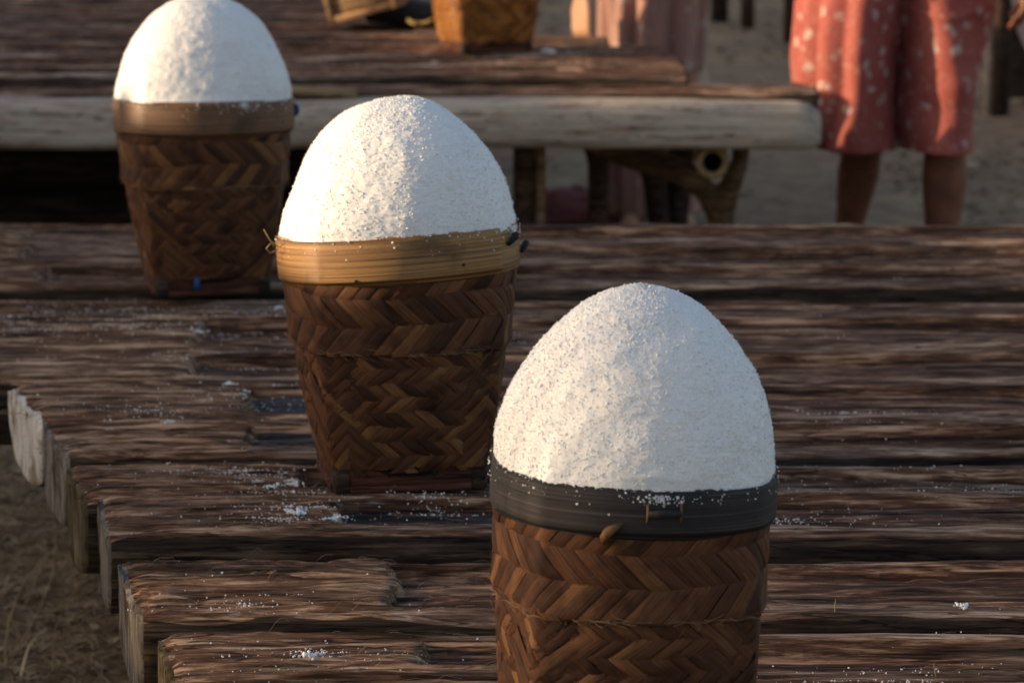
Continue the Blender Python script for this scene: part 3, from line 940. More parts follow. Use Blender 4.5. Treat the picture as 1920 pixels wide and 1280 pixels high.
    for kind, u, z, size in rim_extra:
        x, y = sect(np.array([u]), RB + .0125, .17)
        c = tilt(np.array([[x[0], y[0], z]]))[0]
        nrm = Vector((x[0], y[0], 0)).normalized()
        tg = Vector((-nrm.y, nrm.x, 0))
        P = Vector(c)
        if kind == 'knot':
            pts = [P + tg * (-size) + Vector((0, 0, -size * .8)), P + tg * (-size * .3) + nrm * size * .5, P + nrm * size * .75 + Vector((0, 0, size * .4)), P + tg * size * .6 + nrm * size * .4, P + tg * size + Vector((0, 0, -size * .3))]
            v, f = tube(pts, [size * .30, size * .48, size * .55, size * .45, size * .25], 9)
            obj('tie_knot', v, f, M['black_tie'], root)
        elif kind == 'fibre':
            pts = [P + tg * size * .9 + Vector((0, 0, size * .55)) - nrm * .003, P + tg * size * .35 + Vector((0, 0, size * .25)) + nrm * .004, P + nrm * .005, P + tg * (-size * .35) + Vector((0, 0, -size * .5)) + nrm * .003, P + tg * (-size * .35) + Vector((0, 0, -size * 1.0)) - nrm * .003]
            v, f = tube(pts, [.002, .0042, .0055, .0045, .003], 8)
            obj('tie_knot', v, f, M['bark_knot'], root)
        elif kind == 'blue':
            v, f = tube([P + Vector((0, 0, size)), P + nrm * .004 + Vector((0, 0, size * .3)), P + nrm * .0045 - Vector((0, 0, size * .4)), P - Vector((0, 0, size))], [.003, .0045, .0045, .003], 8)
            obj('blue_tie', v, f, M['blue'], root)
        elif kind == 'staple':
            for s in (-1, 1):
                v, f = tube([P + tg * s * size + Vector((0, 0, .010)), P + tg * s * size + nrm * .002, P + tg * s * size + Vector((0, 0, -.010))], [.0012, .0016, .0012], 7)
                obj('stitch', v, f, M['bark_knot'], root)
            v, f = tube([P + tg * -size + nrm * .0005, P + nrm * .002, P + tg * size + nrm * .0005], [.004, .005, .004], 8)
            obj('stitch', v, f, M['black_tie'], root)
        elif kind == 'peg':
            v, f = tube([P - nrm * .004, P + nrm * .0015], [.0022, .0018], 7)
            obj('peg', v, f, M['nail'], root)
    return root, tilt

def profile_r(h, pts):
    return np.interp(h, [p[0] for p in pts], [p[1] for p in pts])

def salt_grain_cloud(n, fn, smin, smax, rng):
    """n little jittered octahedra; fn(n) -> positions, normals"""
    P, N = fn(n)
    oc = np.array([(1, 0, 0), (-1, 0, 0), (0, 1, 0), (0, -1, 0), (0, 0, 1), (0, 0, -1)], float)
    fc = np.array([(0, 2, 4), (2, 1, 4), (1, 3, 4), (3, 0, 4), (2, 0, 5), (1, 2, 5), (3, 1, 5), (0, 3, 5)])
    s = rng.uniform(smin, smax, (n, 1, 1)) * rng.uniform(.6, 1.3, (n, 1, 3))
    A = rng.normal(size=(n, 3, 3))
    Q, _ = np.linalg.qr(A)
    Q[:, :, 0] *= np.sign(np.linalg.det(Q))[:, None]
    L = (oc[None] * s + rng.normal(0, 1, (n, 6, 3)) * s * .18) @ Q
    V = (L + P[:, None, :]).reshape(-1, 3)
    F = (fc[None] + (np.arange(n) * 6)[:, None, None]).reshape(-1, 3)
    return V, F

def make_salt(label, basket, tilt, sc, h, prof, apex, seed, grains=15000, q=.22, zsc=1.0, cake=(.05, .321)):
    rng = np.random.default_rng(seed)
    root = empty('salt_mound', basket.location, 0, label, 'salt', 'salt mounds heaped in the baskets')
    root.rotation_euler = basket.rotation_euler
    root.scale = (sc, sc, sc * zsc)
    z_r = .3185
    nr, nt = 150, 300
    hh = np.linspace(0.0, 1, nr) ** 1.5
    us = np.linspace(0, 1, nt, endpoint=False)
    def surf(d, u):
        """d: 0 apex .. 1 rim (fraction of the drop)"""
        rad = profile_smooth(d)
        x, y = sect(u, rad * .1535 * (1 + .035 * d * (1 - d) * 4 * vnoise(np.cos(2 * np.pi * u) * 1.3, np.sin(2 * np.pi * u) * 1.3, d * 1.5, seed + 3)), q * d)
        x = x + apex[0] * (1 - d); y = y + apex[1] * (1 - d)
        z = z_r + h * (1 - d)
        lump = .0062 * vnoise(x * 8, y * 8, z * 8, seed + 2) + .0026 * fbm(x * 20, y * 20, z * 20, 2, seed) + .0012 * fbm(x * 80, y * 90, z * 90, 2, seed + 4)
        nx, ny, nz = x / .16, y / .16, .35 + .8 * (1 - d)
        l = np.sqrt(nx ** 2 + ny ** 2 + nz ** 2)
        nx, ny, nz = nx / l, ny / l, nz / l
        k = lump * np.clip((1 - d) * 12, .35, 1)
        return np.stack([x + nx * k, y + ny * k, z + nz * k], -1), np.stack([nx, ny, nz], -1)
    dd = np.linspace(0, 1, 600) ** 2
    rr = prof * np.sqrt(1 - (1 - dd) ** 2) + (1 - prof) * dd ** .49
    profile_smooth = lambda d: np.interp(d, dd, rr)
    D, U = np.meshgrid(hh, us, indexing='ij')
    P, N = surf(D, U)
    g = rng.normal(0, .00034, D.shape)
    P = P + N * g[..., None]
    # foot of the mound: wavy edge on the rim, then a skirt down inside
    wav = .004 * fbm(us * 26, seed, .3, 3, seed + 8)
    P[-1, :, 2] += wav; P[-2, :, 2] += wav * .6
    sk = P[-1].copy(); sk[:, :2] *= .94; sk[:, 2] -= .03
    P = np.concatenate([P, sk[None]], 0)
    V = tilt(P.reshape(-1, 3))
    F = grid_faces(nr + 1, nt, closed_v=True)
    obj('heap', V, F, M['salt'], root)
    def fn(n):
        d = rng.random(n)
        u = rng.random(n)
        p, nn = surf(d, u)
        p = p + nn * (rng.uniform(-.0005, .0004, (n, 1)) + .0011 * (rng.random((n, 1)) < .12))
        return tilt(p), nn
    gv, gf = salt_grain_cloud(grains, fn, .0004, .0013, rng)
    tag(obj('salt_crystals', gv, gf, M['grain'], root), kind='stuff')
    # crumbs fallen on the rim band
    def fn2(n):
        u = rng.random(n); z = .3225 - np.abs(rng.normal(0, .012, n))
        k = rng.random(n) < .5
        u = np.where(k, cake[0] + rng.normal(0, .012, n) * rng.choice([.3, 1.0, 1.8], n), u)
        z = np.where(k, cake[1] - np.abs(rng.normal(0, .006, n)), z)
        z = np.clip(z, .266, .324)
        x, y = sect(u, RB + .0120, .17)
        return tilt(np.stack([x, y, z], -1)), None
    cv, cf = salt_grain_cloud(260, fn2, .0004, .0015, rng)
    tag(obj('salt_crumbs', cv, cf, M['grain'], root), kind='stuff')
    return root

b1, t1 = make_basket('rear woven salt basket with brown bamboo rim and blue ties', (-.540, 5.575, .503), R(13), 1.0, M['rim_tan'], .3, -2.0, M['strip'], 11,
                     [('peg', -.02, .285, .004), ('peg', .13, .285, .004), ('blue', .215, .30, .010)], lap=(-.2, .235), zsc=1.045)
b2, t2 = make_basket('middle woven salt basket with a sunlit golden bamboo rim', (-.147, 4.112, .501), R(10), 1.0, M['rim_gold'], -2.9, -4.5, M['strip'], 22,
                     [('knot', .150, .306, .009), ('knot', .215, .290, .008), ('peg', -.075, .272, .003), ('peg', .06, .282, .004)], lap=(-.30, .125), zsc=1.025)
Ak = np.array([.126, .130, .136, .141, .1435, .1455, .1465, .150])
b3, t3 = make_basket('front woven salt basket with a charcoal painted rim, cut by the frame', (.104, 2.950, .500), R(8), .862, M['rim_dark'], .5, -1.0, M['strip'], 33,
                     [('fibre', -.05, .280, .014), ('staple', .005, .300, .018)], zsc=1.03, lap=(-.225, .2), lean=2.2, rb=.0065)
Ak = np.array([.100, .108, .119, .131, .138, .1435, .1465, .150])
b4, t4 = make_basket('amber woven basket on the back bench, cut by the top edge', (-.072, 8.545, .634), R(20), 1.0, M['rim_tan'], 0, 0, M['strip_amber'], 44)
# a blue plastic tab hangs on the rear basket's foot board
v, f = tube([(-.030, -.103, .036), (-.030, -.106, .030), (-.031, -.106, .018), (-.030, -.104, .012)], [.0025, .005, .0055, .003], 8)
obj('blue_tie', v, f, M['blue'], b1)

make_salt('snow white salt mound heaped in the rear basket', b1, t1, 1.0, .178, .70, (-.003, 0), 101, zsc=1.045)
make_salt('sunlit salt mound heaped in the middle basket with golden rim', b2, t2, 1.0, .172, .72, (.008, 0), 102, zsc=1.025, cake=(.165, .320))
make_salt('shaded salt mound heaped in the front basket with charcoal rim', b3, t3, .862, .190, .82, (.004, 0), 103, 19000, zsc=1.03, cake=(.0, .318))
make_salt('salt mound in the amber back basket, above the frame', b4, t4, 1.0, .18, .3, (0, 0), 104, 2000)

# loose coir thread sticking out beside the middle basket's rim
v, f = tube([(-.300, 4.06, .815), (-.309, 4.04, .826), (-.316, 4.03, .842)], [.0009, .0008, .0005], 5)
v2, f2 = tube([(-.300, 4.06, .812), (-.310, 4.05, .808), (-.314, 4.04, .816), (-.308, 4.04, .823), (-.304, 4.04, .818)], [.0007] * 5, 5)
VV, FF = join([(v, f), (v2, f2)])
hair_fib = obj('coir_thread', VV, FF, M['straw'])
tag(hair_fib, 'golden looped coir thread sticking out at the middle basket rim', 'thread')

# ------------------------------------------------------------------ spilled salt and loose fibres on the trunks
def spill_positions(n):
    P = []
    cl = [(-.75, 5.16, .14), (-.62, 5.22, .10), (-.50, 5.17, .07), (-.45, 5.42, .12), (-.85, 5.24, .12), (-.7, 5.45, .12), (-.40, 5.13, .06), (-.36, 4.15, .05), (-.24, 4.08, .06), (-.86, 5.18, .10), (-.60, 5.2, .12), (-.75, 5.42, .08), (-.42, 5.35, .08), (-.5, 4.95, .10), (-.40, 4.62, .08), (-.33, 4.12, .05), (-.30, 4.02, .045),
          (-.28, 3.86, .04), (-.27, 3.92, .05), (-.1, 3.98, .05), (-.52, 4.5, .06), (-.3, 3.12, .08), (-.22, 3.3, .06), (.33, 3.9, .06), (.75, 4.05, .05), (.55, 4.1, .08),
          (.50, 4.5, .1), (.6, 3.3, .1), (.4, 3.2, .08), (-.3, 3.5, .08), (.0, 5.2, .15), (-.05, 8.35, .12), (.15, 8.45, .10), (-.45, 8.35, .2), (.1, 8.2, .2)]
    while len(P) < n:
        if random.random() < .90:
            c = random.choice(cl)
            k = random.choice((.25, .5, 1.0, 1.6)); x, y = random.gauss(c[0], c[2] * 1.2 * k), random.gauss(c[1], c[2] * .55 * k)
        else:
            x, y = random.uniform(-1.0, 1.0), random.uniform(3.0, 6.2)
            if random.random() > (.9 if x < -.1 else .12): continue
        z = top_at(x, y)
        if z is None: continue
        P.append((x, y, z + .0004))
    return np.array(P)
sp = spill_positions(8000)
rng = np.random.default_rng(5)
gv, gf = salt_grain_cloud(len(sp), lambda n: (sp, None), .0004, .0015, rng)
sg = obj('spilled_salt', gv, gf, M['grain'], smooth=False)
tag(sg, 'fine white salt grains spilled over the weathered trunks', 'salt grains', kind='stuff')

def clump_mesh(seed):
    rg = np.random.default_rng(seed)
    def fn(n):
        p = rg.normal(0, 1, (n, 3)) * np.array([.0055, .004, .0014]); p[:, 2] = np.abs(p[:, 2])
        return p, None
    v, f = salt_grain_cloud(46, fn, .0009, .0024, rg)
    return mesh_data('salt_clump', v, f, M['grain'], smooth=False)
cm = [clump_mesh(s) for s in range(5)]
clumps = [(-.270, 3.872, 1.25), (-.262, 3.80, .8), (-.222, 3.862, 1.2), (-.425, 4.70, 1.2), (-.40, 4.64, 1.0), (-.47, 5.17, 1.2), (-.515, 5.16, 1.1), (-.416, 5.17, 1.0), (-.395, 5.165, 1.2),
          (-.405, 5.46, 1.0), (.595, 4.10, 1.3), (.615, 4.10, .9), (-.213, 3.285, 1.3), (.505, 3.47, .9), (.70, 5.72, 1.0), (-.88, 5.30, 1.2), (-.285, 4.07, 1.2), (-.31, 4.05, 1.0),
          (-.335, 4.09, .9), (-.29, 4.1, .8), (-.485, 4.42, .8), (-.33, 3.13, 1.0), (.455, 3.27, .9), (.10, 8.47, 2.0), (.04, 8.50, 1.6), (-.02, 8.25, 1.2), (-.2, 8.36, 1.0)]
SPOTS = [(-.265, 3.84, 'white salt clump at the tarred basin end in front of the middle basket', 'at the tarred basin end'),
         (-.222, 3.865, 'salt clump nearest the tarred basin edge in front of the middle basket', 'at the tarred basin edge'),
         (-.425, 4.67, 'salt clump near the step of the white ended trunk', 'near the white ended trunk'), (-.49, 5.165, 'salt clump left of the middle basket rim on the stepped trunk', 'left of the middle basket rim'),
         (-.40, 5.17, 'salt clump touching the stepped trunk close behind the middle basket', 'close behind the middle basket'), (-.405, 5.46, 'salt clump right of the rear basket foot', 'by the rear basket foot'),
         (.605, 4.10, 'salt clump on the trunks right of the front mound near the right edge', 'near the right edge'), (-.213, 3.285, 'salt clump on the lowest visible trunk at bottom left', 'on the lowest trunk'),
         (.505, 3.47, 'salt clump right of the front basket beside the upright fibre', 'right of the front basket'), (.70, 5.72, 'salt clump on the far edge of the near table at right', 'on the far edge'),
         (-.88, 5.30, 'salt clump at the left frame edge beside the rear basket', 'at the left frame edge'), (-.30, 4.07, 'salt clump heaped against the left foot of the middle basket', 'against the middle basket foot'),
         (-.485, 4.42, 'salt clump alone on the pale split ended trunk', 'on the split ended trunk'), (-.33, 3.13, 'salt clump near the bottom edge at lower left', 'near the bottom edge'),
         (.455, 3.27, 'salt clump near the bottom right beside the short fibre', 'at bottom right'), (.06, 8.49, 'large salt clump on the back bench right of the amber basket', 'right of the amber basket'),
         (-.02, 8.25, 'salt clump on the back bench in front of the amber basket', 'in front of the amber basket'), (-.2, 8.36, 'salt clump on the back bench left of the amber basket', 'left of the amber basket')]
for i, (x, y, s) in enumerate(clumps):
    z = top_at(x, y)
    if z is None: continue
    o = bpy.data.objects.new('salt_clump', cm[i % 5])
    C.objects.link(o)
    o.location = (x, y, z - .0008)
    o.rotation_euler = (0, 0, random.uniform(0, 6.28))
    o.scale = (s, s, s)
    where = min(SPOTS, key=lambda q: (q[0] - x) ** 2 + (q[1] - y) ** 2)
    tag(o, where[2], 'salt clump', 'salt clumps ' + where[3])

# loose coir fibres per trunk (a part of each trough)
for (a, b, yf, yb, fn, o, seed) in TOPS:
    rnd = random.Random(seed)
    V, F = [], []
    far = yf > 7
    if far: continue
    org = Vector(o.location)
    xa, xb_ = max(a, -1.05), 1.05
    for _ in range(150):
        left = rnd.random() < .5
        x = rnd.uniform(xa + .01, min(xa + .45, xb_)) if left else rnd.uniform(xa + .01, xb_)
        y = rnd.uniform(yf + .012, yb - .012) if rnd.random() < .7 else yf + .012
        L = rnd.uniform(.01, .05)
        ang = rnd.gauss(0, .16) if rnd.random() < .86 else rnd.uniform(-1.5, 1.5)
        w = rnd.uniform(.00018, .0004)
        n = 5
        bidx = len(V)
        curl = rnd.gauss(0, .12)
        lift = rnd.uniform(0, .0025) if rnd.random() < .93 else rnd.uniform(.006, .02)
        pts = []
        for s in range(n + 1):
            yy = min(max(y, yf + .007), yb - .007)
            z = fn(x, yy)
            pts.append((x, y, z + .0006 + lift * math.sin(s / n * 2.4)))
            x += math.cos(ang) * L / n; y += math.sin(ang) * L / n
            ang += curl
        for p in pts:
            V.append((p[0] - org.x, p[1] - w - org.y, p[2] - org.z)); V.append((p[0] - org.x, p[1] + w - org.y, p[2] + w - org.z))
        for s in range(n):
            F.append((bidx + 2 * s, bidx + 2 * s + 1, bidx + 2 * s + 3, bidx + 2 * s + 2))
    tag(obj('loose_fibre', V, F, M['fibre'], o), kind='stuff')

# knot of bark on the fibrous block, single stalks
kz = top_at(-.285, 3.60) or .5
kp = []
for j in range(5):
    kp.append(ellipsoid((random.uniform(-.02, .02), random.uniform(-.012, .012), .003), (random.uniform(.008, .014), random.uniform(.005, .009), random.uniform(.003, .006)), 6, 8))
v, f = join(kp)
v = np.array(v); v = v + .004 * vnoise(v[:, 0] * 300, v[:, 1] * 400, v[:, 2] * 400, 3)[:, None]
ko = obj('bark_knot', v, f, M['bark_knot']); ko.location = (-.285, 3.60, kz - .001)
tag(ko, 'small brown bark knot on the fibrous block end near the bottom left', 'bark knot')
for (x, y, dx, dz, lb) in ((-.405, 3.66, .045, .008, 'dark thin twig lying across the block end at the bottom left'), (.36, 3.45, .001, .014, 'pale upright fibre standing on the front trunks right of the front basket'),
                           (.44, 3.20, -.002, .013, 'pale short fibre standing near the bottom right edge')):
    z = top_at(x, y) or .5
    v, f = tube([(0, 0, 0), (dx * .5, .004, dz * .6), (dx, .002, dz + abs(dx) * .3)], [.0007, .0006, .0004], 5)
    so = obj('twig', v, f, M['straw'] if dx < .02 else M['dark_wood']); so.location = (x, y, z)
    tag(so, lb, 'twig')

# ------------------------------------------------------------------ things on the back bench
bx = empty('wooden_box', (-.524, 9.20, .642), R(6), 'pale wooden box tipped up on the back bench', 'box')
bx.rotation_euler = (0, R(-15), R(-16))
W_, D_, H_ = .215, .20, .17
def part(name, c, s, mat, par, rot=None):
    v, f = box(c, s, .1, rot)
    return obj(name, v, f, mat, par)
for x in (.009, W_ - .009):
    for y in (.009, D_ - .009):
        part('corner_post', (x, y, H_ / 2), (.018, .018, H_), M['box_wood'], bx)
part('rail', (W_ / 2, .009, .010), (W_ - .036, .016, .020), M['box_wood'], bx)
part('rail', (W_ / 2, .009, H_ - .010), (W_ - .036, .016, .020), M['box_wood'], bx)
part('panel', (W_ / 2, .014, H_ / 2), (W_ - .036, .006, H_ - .040), M['box_wood'], bx)
part('panel', (W_ / 2, D_ - .009, H_ / 2), (W_ - .036, .010, H_ - .002), M['box_wood'], bx)
part('panel', (.009, D_ / 2, H_ / 2), (.010, D_ - .036, H_ - .002), M['box_wood'], bx)
part('panel', (W_ - .009, D_ / 2, H_ / 2), (.010, D_ - .036, H_ - .002), M['box_wood'], bx)
part('bottom_board', (W_ / 2, D_ / 2, .008), (W_ - .04, D_ - .04, .010), M['box_wood'], bx)
v, f = box((0, 0, .035), (.30, .11, .07), .12)
db = obj('dark_block', v, f, M['tar']); db.location = (-.27, 9.28, .636); db.rotation_euler = (0, R(3), R(-14))
tag(db, 'dark bluish wooden block propping the tipped pale box', 'wood block')
V, F = [], []
for i in range(7):
    s = i / 6
    hw = .020 * math.sin(math.pi * min(max(s, .04), .97)) ** .7
    for t in (-1, 0, 1):
        V.append((s * .07 - .035, t * hw, .004 + .010 * abs(t) + .012 * (s - .5) ** 2 * 4))
lv_ = obj('dry_leaf', V, grid_faces(7, 3), simple('yellow_dry_leaf', (.60, .42, .15), .25, 60, .6)); lv_.location = (-.262, 9.10, .644)
tag(lv_, 'curled yellow dry leaf on the bench left of the amber basket', 'leaf')

# ------------------------------------------------------------------ background posts, wall and added off-view sun-blocking fence
def post(x, y, h, r, mat, label, lean=(0, 0)):
    v, f = tube([(0, 0, -.1), (lean[0] * .3, lean[1] * .3, h * .3), (lean[0] * .7, lean[1] * .7, h * .7), (lean[0], lean[1], h)], [r * 1.1, r, r * .95, r * .9], 12)
    o = obj('wooden_post', v, f, mat); o.location = (x, y, 0)
    return tag(o, label, 'post', 'posts in the yard behind the bench')
post(1.075, 16.6, 1.5, .045, M['dark_wood'], 'dark post at the top edge, leftmost in the yard behind the sarong')
post(1.19, 16.2, 1.7, .035, M['post'], 'brown post next to the leftmost dark yard post')
post(1.335, 15.4, 1.8, .030, M['dark_wood'], 'thin dark post just left of the coral dress')
post(1.905, 12.45, 1.9, .034, M['dark_wood'], 'near black post at the right edge behind the coral dress')
post(1.862, 12.46, 1.8, .018, M['peeled'], 'slim grey pole against the near black post at right')
wl = empty('plank_wall', (1.95, 13.1, 0), R(-6), 'dark brown plank wall of a shed at the top right edge', 'wall')
for i in range(14):
    v, f = box((.10 + i * .165, 0, 1.05 + .02 * math.sin(i * 2.1)), (.155, .03, 2.1), .1)
    obj('plank', v, f, M['dark_wood'], wl)
for z in (.35, 1.7):
    v, f = box((1.17, .035, z), (2.3, .035, .08), .1)
    obj('rail', v, f, M['dark_wood'], wl)

blocker = empty('sun_blocker', (-5.0, 5.5, 0), 0, 'added grey stake fence along the yard, out of view at left', 'blocker')  # unseen row of stakes, added and shaped only to cut the low sun
fy = -6.0
pm = {}
rf = random.Random(3)
while fy < 14:
    yy = 5.5 + fy
    h = 1.765
    gap, rad, kind = .052, .0265, 'mid'
    if 7.3 < yy < 8.2: h = 1.67
    elif 8.2 <= yy < 10.2: h = 1.615
    elif yy >= 10.2: h = 1.80
    if yy < 3.3: h = 2.25
    if 2.25 < yy < 3.3: gap, rad, kind = .024, .0082, 'thin'
    elif yy <= 2.25 or yy > 11: gap, rad, kind = .095, .047, 'wide'
    h += rf.uniform(-.03, .03)
    key = (round(h, 2), kind)
    if key not in pm:
        v, f = tube([(0, 0, -.1), (0, 0, h * .5), (0, 0, key[0])], [rad, rad, rad * .96], 8)
        pm[key] = mesh_data('stake', v, f, M['sun_blocker'])
    o = bpy.data.objects.new('stake', pm[key]); C.objects.link(o); o.parent = blocker
    o.location = (rf.uniform(-.012, .012), fy + (rf.uniform(-.002, .002) if kind == 'thin' else 0), 0)
    fy += gap
for z in (.5, 1.35):
    v, f = tube([(.06, -6, z), (.06, 2, z), (.06, 14, z)], [.03] * 3, 8)
    obj('rail', v, f, M['sun_blocker'], blocker)

# ------------------------------------------------------------------ people
def hand(wrist, dirv, palm_n, side, curl=.5, sc=1.0):
    """palm and five fingers as overlapping rounded tubes; side=+1 puts the thumb on that side"""
    d = Vector(dirv).normalized(); nrm = Vector(palm_n).normalized()
    sd = d.cross(nrm).normalized() * side
    w = Vector(wrist)
    parts = []
    pc = w + d * .045 * sc
    for k in (-1.5, -.5, .5, 1.5):
        parts.append(tube([w + sd * k * .010 * sc, pc + sd * k * .018 * sc, w + d * .088 * sc + sd * k * .0195 * sc], [.014 * sc, .0145 * sc, .0115 * sc], 10))
    for k, L in ((1.5, .068), (.5, .078), (-.5, .073), (-1.5, .056)):
        p = w + d * .082 * sc + sd * k * .0195 * sc
        pts = [p]; ang = 0
        for s, fr in enumerate((.45, .32, .25)):
            ang += curl * (.55, .8, .6)[s]
            p = p + (d * math.cos(ang) + nrm * math.sin(ang)) * L * fr * sc
            pts.append(p)
        parts.append(tube(pts, [.0100 * sc, .0092 * sc, .0085 * sc, .0072 * sc], 9))
    t0 = w + d * .022 * sc + sd * .022 * sc
    parts.append(tube([t0, t0 + (d * .6 + sd * .8 + nrm * .25) * .034 * sc, t0 + (d * .95 + sd * .8 + nrm * .6) * .054 * sc, t0 + (d * 1.25 + sd * .7 + nrm * .85) * .064 * sc], [.014 * sc, .0125 * sc, .0105 * sc, .0085 * sc], 9))
    return parts

def limb(pts, rad, n=6):
    P, Rr = [], []
    for i in range(len(pts) - 1):
        for k in range(n):
            t = k / n
            P.append(Vector(pts[i]).lerp(Vector(pts[i + 1]), t)); Rr.append(rad[i] * (1 - t) + rad[i + 1] * t)
    P.append(Vector(pts[-1])); Rr.append(rad[-1])
    return tube(P, Rr, 14)

def foot(ankle, ang):
    a = Vector(ankle)
    d = Vector((math.sin(ang), -math.cos(ang), 0))
    s = Vector((d.y, -d.x, 0))
    parts = [tube([a, Vector((a.x, a.y, .055)) - d * .015, Vector((a.x, a.y, .03)) - d * .03], [.034, .036, .026], 10),
             tube([Vector((a.x, a.y, .05)), Vector((a.x, a.y, .035)) + d * .08, Vector((a.x, a.y, .022)) + d * .15], [.038, .034, .024], 10, .9)]
    for k in range(5):
        b = Vector((a.x, a.y, .016)) + d * (.145 - .006 * k) + s * (k - 2) * .016
        parts.append(tube([b, b + d * .03, b + d * .045], [.011, .010, .007], 7))
    return parts

def head(c, face):
    c = Vector(c); fd = Vector(face).normalized(); sd = Vector((fd.y, -fd.x, 0)).normalized()
    parts = [ellipsoid(c, (.075, .088, .108), 12, 16), ellipsoid(c + fd * .03 - Vector((0, 0, .055)), (.052, .055, .05), 8, 12)]
    parts.append(tube([c + fd * .082 + Vector((0, 0, .012)), c + fd * .100 - Vector((0, 0, .022)), c + fd * .088 - Vector((0, 0, .032))], [.008, .014, .010], 8))
    for s in (-1, 1):
        parts.append(ellipsoid(c + sd * s * .078 - Vector((0, 0, .005)), (.012, .02, .03), 6, 8))
        parts.append(ellipsoid(c + fd * .078 + sd * s * .03 + Vector((0, 0, .016)), (.013, .010, .008), 6, 8))
    parts.append(ellipsoid(c + fd * .083 - Vector((0, 0, .055)), (.022, .012, .007), 6, 8))
    parts.append(ellipsoid(c + fd * .081 - Vector((0, 0, .065)), (.018, .012, .007), 6, 8))
    return parts

def body_obj(name, parts, org, parent, voxel=.007, mat='skin'):
    v, f = join(parts)
    v = np.array(v) - np.array(org)
    o = obj(name, v, f, M[mat], parent)
    md = o.modifiers.new('remesh', 'REMESH'); md.mode = 'VOXEL'; md.voxel_size = voxel; md.use_smooth_shade = True
    md = o.modifiers.new('smooth', 'SMOOTH'); md.iterations = 3; md.factor = .5
    return o

def loft(zs, cx, cy, ax, ay, fold, nseg=140, org=(0, 0, 0)):
    phs = np.linspace(0, 2 * math.pi, nseg, endpoint=False)
    Z, PH = np.meshgrid(zs, phs, indexing='ij')
    f = lambda t: np.interp(Z, t[0], t[1])
    X = f(cx) + f(ax) * np.cos(PH)
    Y = f(cy) + f(ay) * np.sin(PH)
    dn = fold(X, Y, Z, PH)
    X = X + np.cos(PH) * dn; Y = Y + np.sin(PH) * dn
    return (np.stack([X, Y, Z], -1) - np.array(org)).reshape(-1, 3), grid_faces(len(zs), nseg, closed_v=True)[:, ::-1].copy(), nseg

def solid(o, t=.003):
    md = o.modifiers.new('solidify', 'SOLIDIFY'); md.thickness = t; md.offset = 1.0
    return o

# --- woman in the coral dress
ORG = (1.02, 8.5, 0)
w1 = empty('person', (1.003, 8.38, 0), R(-17), 'person in a knee length coral floral dress standing at the bench end', 'person')
bp_ = []
bp_.append(limb([(.935, 8.56, .84), (.945, 8.54, .47), (.930, 8.56, .40), (.908, 8.62, .31), (.885, 8.65, .19), (.868, 8.66, .10)], [.085, .060, .053, .058, .042, .033]))
bp_.append(limb([(1.13, 8.52, .84), (1.160, 8.50, .47), (1.160, 8.49, .40), (1.160, 8.50, .31), (1.156, 8.49, .19), (1.155, 8.47, .10)], [.088, .062, .055, .061, .045, .036]))
bp_ += foot((.868, 8.66, .10), .2) + foot((1.155, 8.47, .10), -.1)
bp_.append(limb([(1.03, 8.53, .80), (1.03, 8.53, .98), (1.03, 8.54, 1.18), (1.03, 8.54, 1.30)], [.135, .115, .130, .09]))
bp_.append(limb([(.87, 8.54, 1.29), (1.19, 8.54, 1.29)], [.055, .055]))
bp_.append(limb([(1.03, 8.54, 1.28), (1.03, 8.53, 1.42)], [.055, .045]))
bp_.append(limb([(.86, 8.54, 1.29), (.82, 8.52, 1.04), (.84, 8.36, .88)], [.045, .036, .026]))
bp_.append(limb([(1.20, 8.54, 1.29), (1.33, 8.52, 1.06), (1.375, 8.42, .86)], [.045, .036, .026]))
bp_ += hand((.84, 8.36, .88), (.25, -.7, .35), (0, 0, -1), -1, .5)
bp_ += hand((1.375, 8.42, .86), (.0, -.25, -1), (-1, 0, 0), 1, .6)
bp_ += head((1.03, 8.50, 1.53), (-.25, -1, -.1))
body_obj('body', bp_, ORG, w1, .008)
hv_, hf_ = join([ellipsoid((1.034, 8.525, 1.555), (.084, .092, .098), 12, 16), ellipsoid((1.04, 8.63, 1.53), (.045, .04, .045), 8, 12)])
obj('hair', np.array(hv_) - np.array(ORG), hf_, M['hair'], w1)
zs = np.concatenate([np.linspace(.395, .80, 64), np.linspace(.815, 1.32, 30)])
Kz = [.365, .45, .52, .63, .77, .95, 1.05, 1.2, 1.32]
def fold1(X, Y, Z, PH):
    front = np.clip(-np.sin(PH), 0, 1) ** .6
    low = np.clip((1.0 - Z) / .35, 0, 1)
    lean = (Z - .5) * .16
    xx = X - lean
    d = 0.0
    for c, w, a in ((.785, .022, .022), (.862, .024, .030), (.948, .030, .034), (.905, .012, -.014), (.823, .012, -.012), (.74, .02, .01)):
        d = d + a * np.exp(-((xx - c + .02 * np.sin(Z * 9)) / w) ** 2)
    d = d * .75 + .060 * np.exp(-((X - .96) / .12) ** 2) * (X < .96) + .060 * np.exp(-((X - .96) / .045) ** 2) * (X >= .96)
    d = d - .150 * np.exp(-((X - 1.075) / .046) ** 2) 
    d = d + .105 * np.exp(-((X - 1.165) / .060) ** 2) * np.clip((.82 - Z) / .25, .2, 1)
    d = d + .016 * np.exp(-((Z - .745 - .25 * np.abs(X - 1.17)) / .010) ** 2) * (X > 1.09) * (X < 1.26)
    d = d + .006 * fbm(X * 18, Z * 7, 0, 3, 61)
    back = .012 * np.sin(PH * 9) * np.clip(np.sin(PH), 0, 1)
    return (d * front + back) * low
